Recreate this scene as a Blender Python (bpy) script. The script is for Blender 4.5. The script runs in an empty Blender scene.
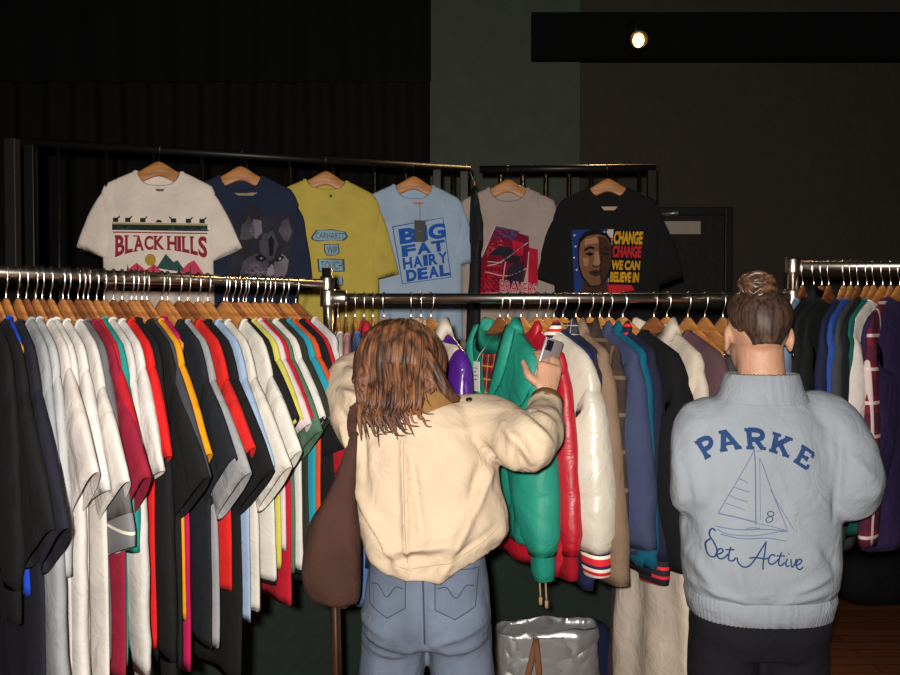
import bpy, bmesh, math, random
from mathutils import Vector, Matrix, noise
from mathutils.bvhtree import BVHTree
SC = bpy.context.scene
COL = SC.collection
PI = math.pi
R = random.Random(7)
V = Vector

# ------------------------------------------------------------------ camera
F = 800.0
CAM_Z = 1.6
PITCH = math.atan(19.5 / F)
cam_data = bpy.data.cameras.new('camera')
cam_data.sensor_width = 36.0
cam_data.lens = 36.0 * F / 900.0
cam_data.clip_start = 0.05
cam = bpy.data.objects.new('camera', cam_data)
cam.location = (0, 0, CAM_Z)
cam.rotation_euler = (PI / 2 - PITCH, 0, 0)
COL.objects.link(cam)
SC.camera = cam

def at(px, py, d):
    """world point seen at pixel (px, py) at the depth y = d"""
    a, b = (px - 450.0) / F, (337.5 - py) / F
    k = d / (math.cos(PITCH) + b * math.sin(PITCH))
    return V((k * a, d, CAM_Z + k * (b * math.cos(PITCH) - math.sin(PITCH))))

# ------------------------------------------------------------------ materials
def lin(c):
    out = []
    for v in c[:3]:
        v = v / 255.0
        out.append(v / 12.92 if v <= 0.04045 else ((v + 0.055) / 1.055) ** 2.4)
    return (out[0], out[1], out[2], 1.0)

_mats = {}
ALB = [1.0]   # albedo scale of the batch being made; near ones darkened against flash falloff
def nodes_of(m):
    m.use_nodes = True
    nt = m.node_tree
    return nt, nt.nodes['Principled BSDF']

def fabric(rgb, rough=0.92, bump=0.25, var=0.10, scale=260.0, sheen=0.0, spec=0.2):
    key = ('fab', ALB[0], tuple(rgb), rough, bump, var, scale, sheen)
    if key in _mats: return _mats[key]
    m = bpy.data.materials.new('fabric_%02x%02x%02x' % tuple(int(v) for v in rgb))
    nt, b = nodes_of(m)
    L = nt.links
    tc = nt.nodes.new('ShaderNodeTexCoord')
    n1 = nt.nodes.new('ShaderNodeTexNoise'); n1.inputs['Scale'].default_value = 9; n1.inputs['Detail'].default_value = 5
    L.new(tc.outputs['Object'], n1.inputs['Vector'])
    cr = nt.nodes.new('ShaderNodeValToRGB')
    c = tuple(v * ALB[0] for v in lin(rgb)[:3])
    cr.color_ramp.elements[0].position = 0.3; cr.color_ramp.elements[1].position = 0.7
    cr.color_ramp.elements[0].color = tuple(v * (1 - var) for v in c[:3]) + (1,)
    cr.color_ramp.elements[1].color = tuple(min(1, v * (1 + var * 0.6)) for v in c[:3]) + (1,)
    L.new(n1.outputs['Fac'], cr.inputs['Fac'])
    L.new(cr.outputs['Color'], b.inputs['Base Color'])
    b.inputs['Roughness'].default_value = rough
    b.inputs['Specular IOR Level'].default_value = spec
    if sheen: b.inputs['Sheen Weight'].default_value = sheen
    if bump:
        n2 = nt.nodes.new('ShaderNodeTexNoise'); n2.inputs['Scale'].default_value = scale; n2.inputs['Detail'].default_value = 2
        L.new(tc.outputs['Object'], n2.inputs['Vector'])
        bp = nt.nodes.new('ShaderNodeBump'); bp.inputs['Strength'].default_value = bump; bp.inputs['Distance'].default_value = 0.002
        L.new(n2.outputs['Fac'], bp.inputs['Height'])
        n3 = nt.nodes.new('ShaderNodeTexNoise'); n3.inputs['Scale'].default_value = 13; n3.inputs['Detail'].default_value = 3; n3.inputs['Distortion'].default_value = 0.8
        L.new(tc.outputs['Object'], n3.inputs['Vector'])
        b3 = nt.nodes.new('ShaderNodeBump'); b3.inputs['Strength'].default_value = 0.45; b3.inputs['Distance'].default_value = 0.02
        L.new(n3.outputs['Fac'], b3.inputs['Height']); L.new(b3.outputs['Normal'], bp.inputs['Normal'])
        L.new(bp.outputs['Normal'], b.inputs['Normal'])
    _mats[key] = m
    return m

def satin(rgb, rough=0.38):
    key = ('satin', ALB[0], tuple(rgb), rough)
    if key in _mats: return _mats[key]
    m = fabric(rgb, rough=rough, bump=0.05, var=0.06, spec=0.55).copy()
    m.name = 'satin_%02x%02x%02x' % tuple(int(v) for v in rgb)
    _mats[key] = m
    return m

def plain(name, rgb, rough=0.5, metal=0.0, emit=None, es=0.0, spec=0.5):
    if name in _mats: return _mats[name]
    m = bpy.data.materials.new(name)
    nt, b = nodes_of(m)
    tc = nt.nodes.new('ShaderNodeTexCoord')
    n1 = nt.nodes.new('ShaderNodeTexNoise'); n1.inputs['Scale'].default_value = 22
    nt.links.new(tc.outputs['Object'], n1.inputs['Vector'])
    cr = nt.nodes.new('ShaderNodeValToRGB'); c = lin(rgb)
    cr.color_ramp.elements[0].color = tuple(v * 0.92 for v in c[:3]) + (1,)
    cr.color_ramp.elements[1].color = tuple(min(1, v * 1.06) for v in c[:3]) + (1,)
    nt.links.new(n1.outputs['Fac'], cr.inputs['Fac']); nt.links.new(cr.outputs['Color'], b.inputs['Base Color'])
    b.inputs['Roughness'].default_value = rough; b.inputs['Metallic'].default_value = metal
    b.inputs['Specular IOR Level'].default_value = spec
    if emit:
        b.inputs['Emission Color'].default_value = lin(emit); b.inputs['Emission Strength'].default_value = es
    _mats[name] = m
    return m

def streaky(name, lo, hi, scale=(60, 60, 6), rough=0.5, spec=0.4, bump=0.3, pos=(0.35, 0.7)):
    """stretched noise between two colours: wood grain, hair"""
    if name in _mats: return _mats[name]
    m = bpy.data.materials.new(name)
    nt, b = nodes_of(m)
    L = nt.links
    tc = nt.nodes.new('ShaderNodeTexCoord'); mp = nt.nodes.new('ShaderNodeMapping')
    mp.inputs['Scale'].default_value = scale
    n1 = nt.nodes.new('ShaderNodeTexNoise'); n1.inputs['Scale'].default_value = 1.0; n1.inputs['Detail'].default_value = 4
    L.new(tc.outputs['Object'], mp.inputs['Vector']); L.new(mp.outputs['Vector'], n1.inputs['Vector'])
    cr = nt.nodes.new('ShaderNodeValToRGB')
    cr.color_ramp.elements[0].position = pos[0]; cr.color_ramp.elements[1].position = pos[1]
    cr.color_ramp.elements[0].color = lin(lo); cr.color_ramp.elements[1].color = lin(hi)
    L.new(n1.outputs['Fac'], cr.inputs['Fac']); L.new(cr.outputs['Color'], b.inputs['Base Color'])
    bp = nt.nodes.new('ShaderNodeBump'); bp.inputs['Strength'].default_value = bump; bp.inputs['Distance'].default_value = 0.002
    L.new(n1.outputs['Fac'], bp.inputs['Height']); L.new(bp.outputs['Normal'], b.inputs['Normal'])
    b.inputs['Roughness'].default_value = rough; b.inputs['Specular IOR Level'].default_value = spec
    _mats[name] = m
    return m

def plaid(name, base, bar, line, freq=18.0, rough=0.9):
    if name in _mats: return _mats[name]
    m = bpy.data.materials.new(name)
    nt, b = nodes_of(m)
    L = nt.links; N = nt.nodes
    tc = N.new('ShaderNodeTexCoord'); sp = N.new('ShaderNodeSeparateXYZ'); L.new(tc.outputs['Object'], sp.inputs[0])
    def mth(op, a, v=None):
        n = N.new('ShaderNodeMath'); n.operation = op
        L.new(a, n.inputs[0])
        if v is not None:
            if isinstance(v, (int, float)): n.inputs[1].default_value = v
            else: L.new(v, n.inputs[1])
        return n.outputs[0]
    def band(axis, off, width):
        f = mth('FRACT', mth('ADD', mth('MULTIPLY', sp.outputs[axis], freq), off + 50))
        return mth('LESS_THAN', f, width)
    def mix(fac, a, bcol):
        n = N.new('ShaderNodeMixRGB'); L.new(fac, n.inputs['Fac'])
        if isinstance(a, tuple): n.inputs['Color1'].default_value = a
        else: L.new(a, n.inputs['Color1'])
        n.inputs['Color2'].default_value = bcol
        return n.outputs['Color']
    B1 = mth('MULTIPLY', band('X', 0, 0.5), 0.6); B2 = mth('MULTIPLY', band('Z', 0, 0.5), 0.6)
    c = mix(B1, lin(base), lin(bar)); c = mix(B2, c, lin(bar))
    c = mix(mth('MULTIPLY', band('X', 0.25, 0.10), 0.8), c, lin(line)); c = mix(mth('MULTIPLY', band('Z', 0.25, 0.10), 0.8), c, lin(line))
    L.new(c, b.inputs['Base Color']); b.inputs['Roughness'].default_value = rough
    b.inputs['Specular IOR Level'].default_value = 0.2
    _mats[name] = m
    return m

def stripes(name, cols, freq, axis='Z'):
    m = bpy.data.materials.new(name); nt, b = nodes_of(m); L = nt.links; N = nt.nodes
    tc = N.new('ShaderNodeTexCoord'); sp = N.new('ShaderNodeSeparateXYZ'); L.new(tc.outputs['Object'], sp.inputs[0])
    mu = N.new('ShaderNodeMath'); mu.operation = 'MULTIPLY'; mu.inputs[1].default_value = freq; L.new(sp.outputs[axis], mu.inputs[0])
    fr = N.new('ShaderNodeMath'); fr.operation = 'FRACT'; ad = N.new('ShaderNodeMath'); ad.operation = 'ADD'; ad.inputs[1].default_value = 100
    L.new(mu.outputs[0], ad.inputs[0]); L.new(ad.outputs[0], fr.inputs[0])
    cr = N.new('ShaderNodeValToRGB'); cr.color_ramp.interpolation = 'CONSTANT'
    el = cr.color_ramp.elements
    while len(el) < len(cols): el.new(0.5)
    for i, c in enumerate(cols): el[i].position = i/len(cols); el[i].color = lin(c)
    L.new(fr.outputs[0], cr.inputs['Fac']); L.new(cr.outputs['Color'], b.inputs['Base Color']); b.inputs['Roughness'].default_value = 0.9
    b.inputs['Specular IOR Level'].default_value = 0.2
    return m

CHROME = plain('chrome_pipe', (196, 186, 174), 0.30, 1.0)
HOOKM = plain('hook_steel', (215, 215, 215), 0.25, 1.0)
WOODH = streaky('hanger_wood', (164, 102, 50), (200, 138, 76), (14, 90, 90), rough=0.42, spec=0.5, bump=0.08)
WOODD = streaky('hanger_wood_dark', (116, 66, 36), (154, 94, 52), (14, 90, 90), rough=0.42, spec=0.5, bump=0.08)
BLACKM = plain('black_metal', (24, 23, 22), 0.5, 0.4)

# ------------------------------------------------------------------ objects
def obj(name, bm, mat, parent=None, smooth=True, label=None):
    me = bm if isinstance(bm, bpy.types.Mesh) else bpy.data.meshes.new(name)
    if not isinstance(bm, bpy.types.Mesh):
        bm.normal_update(); bm.to_mesh(me); bm.free()
    me.name = name
    if mat is not None:
        if len(me.materials) == 0:
            for mm in (mat if isinstance(mat, (list, tuple)) else [mat]): me.materials.append(mm)
    if smooth:
        me.polygons.foreach_set('use_smooth', [True] * len(me.polygons))
    o = bpy.data.objects.new(name, me); COL.objects.link(o)
    if parent is not None: o.parent = parent
    if label: o['label'] = label
    return o

def thing(name, label, cat, loc=(0, 0, 0), rotz=0.0, group=None):
    o = bpy.data.objects.new(name, None); COL.objects.link(o)
    o.empty_display_size = 0.05
    o.location = loc; o.rotation_euler = (0, 0, rotz)
    o['label'] = label; o['category'] = cat
    if group: o['group'] = group
    return o

def tag(o, label, cat, group=None):
    o['label'] = label; o['category'] = cat
    if group: o['group'] = group
    return o

def struct(name, bm, mat, smooth=False):
    o = obj(name, bm, mat, None, smooth); o['kind'] = 'structure'
    return o

def add_box(bm, lo, hi, bevel=0.0):
    x0, y0, z0 = lo; x1, y1, z1 = hi
    vs = [bm.verts.new(p) for p in ((x0,y0,z0),(x1,y0,z0),(x1,y1,z0),(x0,y1,z0),(x0,y0,z1),(x1,y0,z1),(x1,y1,z1),(x0,y1,z1))]
    fs = [bm.faces.new([vs[i] for i in f]) for f in ((0,3,2,1),(4,5,6,7),(0,1,5,4),(1,2,6,5),(2,3,7,6),(3,0,4,7))]
    if bevel:
        es = list({e for f in fs for e in f.edges})
        bmesh.ops.bevel(bm, geom=es, offset=bevel, segments=2, affect='EDGES', profile=0.5)
    return bm

def loft(bm, rings, cap0=True, cap1=True, closed=True):
    rows = [[bm.verts.new(p) for p in r] for r in rings]
    n = len(rows[0])
    for a, b in zip(rows, rows[1:]):
        for i in range(n if closed else n - 1):
            j = (i + 1) % n
            bm.faces.new((a[i], a[j], b[j], b[i]))
    if cap0: bm.faces.new(list(reversed(rows[0])))
    if cap1: bm.faces.new(rows[-1])
    return rows

def spow(v, e):
    return math.copysign(abs(v) ** e, v)

def ering(c, u, w, n=24, e=2.0):
    """ellipse / superellipse ring about c with half axes u and w"""
    k = 2.0 / e
    return [c + u * spow(math.cos(2*PI*i/n), k) + w * spow(math.sin(2*PI*i/n), k) for i in range(n)]

def catmull(pts, sub):
    pts = [V(p) for p in pts]
    if sub <= 1 or len(pts) < 3: return pts
    out = []
    P = [pts[0] * 2 - pts[1]] + pts + [pts[-1] * 2 - pts[-2]]
    for i in range(1, len(P) - 2):
        p0, p1, p2, p3 = P[i-1], P[i], P[i+1], P[i+2]
        for s in range(sub):
            t = s / sub
            out.append(0.5 * ((2*p1) + (p2-p0)*t + (2*p0-5*p1+4*p2-p3)*t*t + (3*p1-p0-3*p2+p3)*t**3))
    out.append(pts[-1])
    return out

def interp(vals, sub):
    if sub <= 1: return list(vals)
    out = []
    for a, b in zip(vals, vals[1:]):
        for s in range(sub): out.append(a + (b - a) * (s / sub))
    out.append(vals[-1])
    return out

def tube(bm, pts, rad, n=12, sub=1, flat=1.0, side=None, cap=True):
    """swept tube; rad number or list; flat squashes it across the 'side' direction's normal"""
    if not isinstance(rad, (list, tuple)): rad = [rad] * len(pts)
    if len(pts) > 2 and sub > 1:
        rad = interp(rad, sub); pts = catmull(pts, sub)
    else: pts = [V(p) for p in pts]
    rings = []
    prev = None
    for i, p in enumerate(pts):
        t = (pts[min(i+1, len(pts)-1)] - pts[max(i-1, 0)])
        t = t.normalized() if t.length > 1e-9 else V((0, 0, 1))
        if prev is None:
            s = V(side) if side is not None else (V((1, 0, 0)) if abs(t.x) < 0.9 else V((0, 1, 0)))
        else: s = prev
        s = (s - t * s.dot(t))
        if s.length < 1e-6: s = t.orthogonal()
        s.normalize(); prev = s
        w = t.cross(s)
        rings.append(ering(p, s * rad[i], w * rad[i] * flat, n))
    return loft(bm, rings, cap, cap)

def ellipsoid(bm, c, r, rot=None, seg=20, rings=14):
    M = Matrix.Translation(V(c)) @ (rot.to_4x4() if rot else Matrix.Identity(4)) @ Matrix.Diagonal((r[0], r[1], r[2], 1))
    bmesh.ops.create_uvsphere(bm, u_segments=seg, v_segments=rings, radius=1.0, matrix=M)

def bm_new(): return bmesh.new()

def fuse(bm, voxel=0.008, smooth=4):
    """one continuous surface out of overlapping closed pieces"""
    bmesh.ops.recalc_face_normals(bm, faces=bm.faces)
    me = bpy.data.meshes.new('tmp'); bm.to_mesh(me); bm.free()
    o = bpy.data.objects.new('tmp', me); COL.objects.link(o)
    md = o.modifiers.new('r', 'REMESH'); md.mode = 'VOXEL'; md.voxel_size = voxel; md.use_smooth_shade = True
    dg = bpy.context.evaluated_depsgraph_get(); dg.update()
    me2 = bpy.data.meshes.new_from_object(o.evaluated_get(dg))
    bpy.data.objects.remove(o); bpy.data.meshes.remove(me)
    b = bmesh.new(); b.from_mesh(me2); bpy.data.meshes.remove(me2)
    for _ in range(smooth):
        bmesh.ops.smooth_vert(b, verts=b.verts, factor=0.5, use_axis_x=True, use_axis_y=True, use_axis_z=True)
    b.normal_update()
    return b

def displace(bm, fn):
    bm.normal_update()
    offs = [(v, v.normal * fn(v.co, v.normal)) for v in bm.verts]
    for v, o in offs: v.co += o
    bm.normal_update()

def N3(x, y, z): return noise.noise(V((x, y, z)))

def bvh_of(bm): return BVHTree.FromBMesh(bm)
def bvh_mesh(me):
    b = bmesh.new(); b.from_mesh(me); t = BVHTree.FromBMesh(b); b.free(); return t

# ------------------------------------------------------------------ flat prints laid on cloth
class Print:
    """2-D shapes in the cloth's own x-z plane, later laid onto its surface"""
    def __init__(self): self.bm = bmesh.new(); self.mi = 0
    def poly(self, pts, mi=0):
        vs = [self.bm.verts.new((p[0], 0, p[1])) for p in pts]
        f = self.bm.faces.new(vs); f.material_index = mi
        return self
    def rect(self, x0, z0, x1, z1, mi=0): return self.poly([(x0,z0),(x1,z0),(x1,z1),(x0,z1)], mi)
    def disc(self, x, z, rx, rz=None, mi=0, n=24):
        rz = rz or rx
        return self.poly([(x+rx*math.cos(2*PI*i/n), z+rz*math.sin(2*PI*i/n)) for i in range(n)], mi)
    def stroke(self, pts, w, mi=0, sub=1):
        P = [p.xz for p in catmull([V((a, 0, b)) for a, b in pts], sub)] if len(pts) > 2 else [V(p) for p in pts]
        L, Rr = [], []
        for i, p in enumerate(P):
            t = P[min(i+1, len(P)-1)] - P[max(i-1, 0)]
            if t.length < 1e-9: t = V((1, 0))
            t.normalize(); nn = V((-t.y, t.x)) * (w if not isinstance(w, (list, tuple)) else w[min(i, len(w)-1)]) * 0.5
            L.append(self.bm.verts.new((p.x+nn.x, 0, p.y+nn.y))); Rr.append(self.bm.verts.new((p.x-nn.x, 0, p.y-nn.y)))
        for i in range(len(P)-1):
            f = self.bm.faces.new((L[i], Rr[i], Rr[i+1], L[i+1])); f.material_index = mi
        return self
    def text(self, s, x0, x1, z0, z1, mi=0, bold=0.0, warp=None, slab=False):
        cu = bpy.data.curves.new('t', 'FONT'); cu.body = s; cu.offset = bold; cu.resolution_u = 4
        o = bpy.data.objects.new('t', cu); COL.objects.link(o)
        dg = bpy.context.evaluated_depsgraph_get(); dg.update()
        me = bpy.data.meshes.new_from_object(o.evaluated_get(dg))
        bpy.data.objects.remove(o); bpy.data.curves.remove(cu)
        xs = [v.co.x for v in me.vertices]; ys = [v.co.y for v in me.vertices]
        ax, bx, ay, by = min(xs), max(xs), min(ys), max(ys)
        base = len(self.bm.verts)
        nv = []
        for v in me.vertices:
            x = x0 + (v.co.x-ax)/(bx-ax)*(x1-x0); z = z0 + (v.co.y-ay)/(by-ay)*(z1-z0)
            nv.append(self.bm.verts.new((x, 0, z)))
        for p in me.polygons:
            try:
                f = self.bm.faces.new([nv[i] for i in p.vertices]); f.material_index = mi
            except ValueError: pass
        bpy.data.meshes.remove(me)
        if warp:
            for v in nv: v.co.x, v.co.z = warp(v.co.x, v.co.z)
        return self
    def lay(self, name, bvh, mats, parent, off=0.0018, grid=0.012, depth0=-2.0, label=None):
        bm = self.bm
        bmesh.ops.triangulate(bm, faces=bm.faces)
        for _ in range(5):
            es = [e for e in bm.edges if e.calc_length() > grid]
            if not es: break
            bmesh.ops.subdivide_edges(bm, edges=es, cuts=1)
            bmesh.ops.triangulate(bm, faces=bm.faces)
        for v in bm.verts:
            h = bvh.ray_cast(V((v.co.x, depth0, v.co.z)), V((0, 1, 0)))
            if h[0] is None:
                h = bvh.find_nearest(V((v.co.x, -0.05 if depth0 > -1 else v.co.y, v.co.z)))
                v.co = h[0] + V((0, -off, 0))
            else:
                v.co.y = h[0].y - off
        for f in bm.faces:
            f.normal_update()
            if f.normal.y > 0: f.normal_flip()
        return obj(name, bm, mats, parent, True, label)
# ------------------------------------------------------------------ hangers
RAIL_R = 0.0140
def zs(x):
    """top of a hung garment's shoulder at the distance x from the hook, below the rail centre"""
    x = abs(x)
    z = -0.064 - 0.088 * (x / 0.215) ** 1.25
    if x > 0.215: z -= 1.1 * (x - 0.215) + 6 * (x - 0.215) ** 2
    return z

def hook_mesh(turn):
    bm = bm_new()
    r = RAIL_R + 0.0028
    pts = [(0, -0.070), (0, -0.047), (0.003, -0.038), (0.014, -0.026), (r, -0.010), (r, 0.003), (r*0.72, r*0.70), (0, r), (-r*0.72, r*0.70), (-r, 0), (-r*0.93, -0.009)]
    pts = [V((0, a, b)) if turn else V((a, 0, b)) for a, b in pts]
    tube(bm, pts, 0.0018, 8, 3)
    me = bpy.data.meshes.new('hook'); bm.to_mesh(me); bm.free()
    return me

def bar_mesh():
    bm = bm_new(); rings = []
    n = 25
    for i in range(n):
        x = -0.200 + 0.400 * i / (n - 1)
        a = abs(x) / 0.215
        top = zs(x) - 0.011 + 0.021 * math.exp(-(x/0.055)**2)
        h = 0.046 * (1 - a) ** 0.8 + 0.017
        if a > 0.93: h *= 0.8
        th = 0.0066 - 0.003 * min(1, a*1.6)
        cy = 0.0
        c = V((x, cy, top - h/2))
        rings.append(ering(c, V((0, th, 0)), V((0, 0, h/2)), 14, 3.2))
    loft(bm, rings)
    me = bpy.data.meshes.new('shoulder_bar'); bm.to_mesh(me); bm.free()
    return me
def hook_mesh_front():
    bm = bm_new(); r = RAIL_R + 0.0035
    pts = [(-.036, -.070), (-.034, -.050), (-.027, -.034), (-r, -.010), (-r, .003), (-.72*r, .70*r), (0, r), (.72*r, .70*r), (r, 0), (.93*r, -.009)]
    tube(bm, [V((0, a, b)) for a, b in pts], 0.0018, 8, 3)
    me = bpy.data.meshes.new('hook'); bm.to_mesh(me); bm.free()
    return me
HOOKS = {0: hook_mesh(0), 2: hook_mesh_front()}
BAR = bar_mesh()
BARD = BAR.copy()

def hanger(loc, yaw, label, group, turn=0, dark=False):
    t = thing('clothes_hanger', label, 'hanger', loc, yaw, group)
    h = obj('hook', HOOKS[turn], HOOKM, t)
    b = obj('shoulder_bar', BARD if dark else BAR, WOODD if dark else WOODH, t)
    if turn == 2: b.location = (0, -0.036, 0)
    return t

# ------------------------------------------------------------------ garments hanging on them
class G: pass
def body_mesh(g):
    rnd = random.Random(g.seed)
    W, D, L, nw = g.W, g.D, g.L, g.nw
    n, rings = 56, []
    ph = rnd.random() * 10
    ztip = zs(W)
    zch = ztip - 0.16
    zn = zs(nw)
    hem = -0.10 - L
    kf = rnd.uniform(5, 9)
    cp = g.common
    def wav(x, z, s):
        f = max(0.0, min(1.0, (ztip - z) / max(0.05, (ztip - hem))))
        A = g.fold * (0.12 + 0.88 * f)
        c = math.sin(x * 2*PI*6.2 * (1 - 0.15*f) + cp + 1.5*N3(x*3, z*2, cp)) * 0.5 + N3(x*7 + cp, z*3.2, cp) * 1.2
        own = N3(x*8 + ph, z*4, ph) * 0.8
        return A * (c + own * g.own) + 0.004 * g.own * N3(x*11, z*9, ph + 4)
    K = 14
    for k in range(K + 1):
        f = k / K
        if f < 0.55:
            q = f / 0.55; w = nw + (W - nw) * q; zside = zs(w)
        else:
            q = (f - 0.55) / 0.45; w = W + (g.Wb - W) * q * q; zside = ztip + (zch - ztip) * q
        d = D * (0.62 + 0.38 * min(1, f * 1.4)) if f > 0 else D * 0.62
        d = max(d, 0.0155)
        ring = []
        for i in range(n):
            a = 2*PI*i/n
            cx, sy = spow(math.cos(a), 0.62), spow(math.sin(a), 0.52)
            x, y = w * cx, d * sy
            fr = max(0, -math.sin(a)) ** 1.3; bk = max(0, math.sin(a)) ** 1.3
            z = zside
            z = z * (1 - fr) + fr * ((zn - g.dip) * (1 - f) + zch * f)
            z = z * (1 - bk) + bk * ((zn - 0.018) * (1 - f) + zch * f)
            ring.append(V((x, y + wav(x, z, 1 if sy > 0 else -1) * min(1, f * 2), z)))
        rings.append(ring)
    M = 18
    for k in range(1, M + 1):
        f = k / M
        zz = zch + (hem - zch) * f
        w = g.Wb + (g.hemw - g.Wb) * f + g.blouse * math.sin(PI * min(1, f * 1.0)) * 0.03
        if g.blouse and f > 0.9: w *= 0.93
        d = D * (1 + g.flare * f)
        ring = []
        for i in range(n):
            a = 2*PI*i/n
            q = min(1, k/5)
            cx, sy = spow(math.cos(a), 0.62 + 0.18*q), spow(math.sin(a), 0.52 + 0.23*q)
            x = w * cx
            s = 1 if sy > 0 else -1
            ring.append(V((x + 0.006*N3(zz*6, ph, s), d * sy * (1 + 0.5*N3(x*5, zz*2, ph+s*2)) + wav(x, zz, s), zz + 0.012*N3(x*4, ph, s) * f)))
        rings.append(ring)
    # hem turned up inside
    last = rings[-1]
    inn = []
    for p in last: inn.append(V((p.x*0.985, p.y*0.8, p.z + 0.004)))
    rings.append(inn); rings.append([V((p.x*0.98, p.y*0.7, p.z + 0.03)) for p in last])
    bm = bm_new(); loft(bm, rings, False, False)
    return bm, rings[0], rings[M+K-1]

def sleeve_mesh(g, sgn):
    rnd = random.Random(g.seed * 3 + sgn)
    W = g.W; ztip = zs(W); ph = rnd.random() * 20
    a = g.sa + rnd.uniform(-0.05, 0.05)
    tip = V((W - 0.012, 0, ztip - 0.004)); arm = V((g.Wb - 0.03, 0, ztip - 0.215))
    ax = V((math.sin(a), 0, -math.cos(a))); inn = V((-math.cos(a), 0, -math.sin(a)))
    end = tip + V((0.028, 0, -0.02)) + ax * g.sl
    cw = g.cw
    n, K = 28, 18 if g.sl > 0.35 else 11
    rings = []
    for k in range(-1, K + 1):
        f = max(0.0, k / K)
        c1 = tip + V((0.03, 0, -0.008)) + ax * g.sl * 0.12
        o = tip * (1-f)**2 + c1 * 2*f*(1-f) + end * f*f if g.sl < 0.35 else tip.lerp(tip + V((0.03, 0, -0.02)), min(1, f*8)) + ax * g.sl * f
        e2 = end + inn * cw
        if g.sl < 0.35:
            i_ = arm.lerp(e2, f)
        else:
            full = 0.19 * (1 - f) + cw * f + g.puff * math.sin(PI * min(1, f*1.02)) * 0.035
            base = o + inn * full
            blend = min(1, f * 5)
            i_ = arm.lerp(base, blend) if f < 0.2 else base
        if k == -1: o = o + V((-0.04, 0, -0.02)); i_ = i_ + V((-0.04, 0, 0.0))
        m = (o + i_) / 2; h = (o - i_) / 2
        th = g.sth * (0.75 + 0.5 * math.sin(PI * min(1, f * 0.9)))
        if g.puff and f > 0.94: h *= 0.8; th *= 0.9
        ring = []
        for i in range(n):
            q = 2*PI*i/n
            p = m + h * spow(math.cos(q), 0.85)
            s = 1 if math.sin(q) > 0 else -1
            y = th * spow(math.sin(q), 0.8)
            y += (g.fold * 0.9 * N3(p.x*9 + g.common, p.z*5, g.common) * min(1, f*3) * (0.5 + g.own) + 0.006 * N3(p.x*16, p.z*14 + g.common, 0.3)) * (0.4 + 0.6*g.own)
            y += g.swing * f * f
            jx = 0.008 * N3(p.z*9, ph, 3) * f
            ring.append(V(((p.x + jx) * sgn, y, p.z)))
        rings.append(ring)
    last = rings[-1]; c = sum(last, V()) / n
    rings.append([c + (p - c) * 0.93 + V((0, 0, 0.003)) for p in last])
    up = V((-ax.x * sgn, 0, -ax.z))
    rings.append([c + (p - c) * 0.9 + up * 0.05 for p in last])
    bm = bm_new(); loft(bm, rings, True, False)
    bmesh.ops.recalc_face_normals(bm, faces=bm.faces)
    return bm, last, V((ax.x * sgn, 0, ax.z))

def band_mesh(ring, dirv, length, grow, shrink=0.97, thick=0.004):
    c = sum(ring, V()) / len(ring)
    rr = [[c + (p-c)*grow for p in ring], [c + (p-c)*grow*1.01 + dirv*length*0.5 for p in ring], [c + (p-c)*grow*shrink + dirv*length for p in ring],
          [c + (p-c)*grow*shrink*0.93 + dirv*length for p in ring], [c + (p-c)*grow*0.9 + dirv*length*0.3 for p in ring]]
    bm = bm_new(); loft(bm, rr, False, False)
    return bm

KINDS = {
    'tee':   dict(W=0.235, Wb=0.235, hemw=0.245, D=0.030, L=0.72, nw=0.115, dip=0.075, sl=0.20, sa=0.58, cw=0.185, sth=0.026, fold=0.014),
    'bigtee':dict(W=0.255, Wb=0.262, hemw=0.268, D=0.034, L=0.80, nw=0.118, dip=0.075, sl=0.225, sa=0.60, cw=0.205, sth=0.030, fold=0.018),
    'long':  dict(W=0.235, Wb=0.240, hemw=0.240, D=0.034, L=0.66, nw=0.105, dip=0.065, sl=0.60, sa=0.07, cw=0.100, sth=0.032, fold=0.016),
    'sweat': dict(W=0.240, Wb=0.255, hemw=0.235, D=0.040, L=0.70, nw=0.108, dip=0.060, sl=0.60, sa=0.08, cw=0.100, sth=0.042, fold=0.018, puff=1, blouse=1),
    'jacket':dict(W=0.235, Wb=0.250, hemw=0.240, D=0.048, L=0.60, nw=0.095, dip=0.050, sl=0.50, sa=0.07, cw=0.105, sth=0.050, fold=0.016, puff=1, blouse=0.6),
    'coat':  dict(W=0.225, Wb=0.230, hemw=0.255, D=0.045, L=1.10, nw=0.095, dip=0.050, sl=0.52, sa=0.05, cw=0.120, sth=0.040, fold=0.020),
    'tank':  dict(W=0.185, Wb=0.225, hemw=0.240, D=0.028, L=0.70, nw=0.100, dip=0.110, sl=0.0, sa=0.4, cw=0.1, sth=0.02, fold=0.016),
}
_seed = [100]
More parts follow.
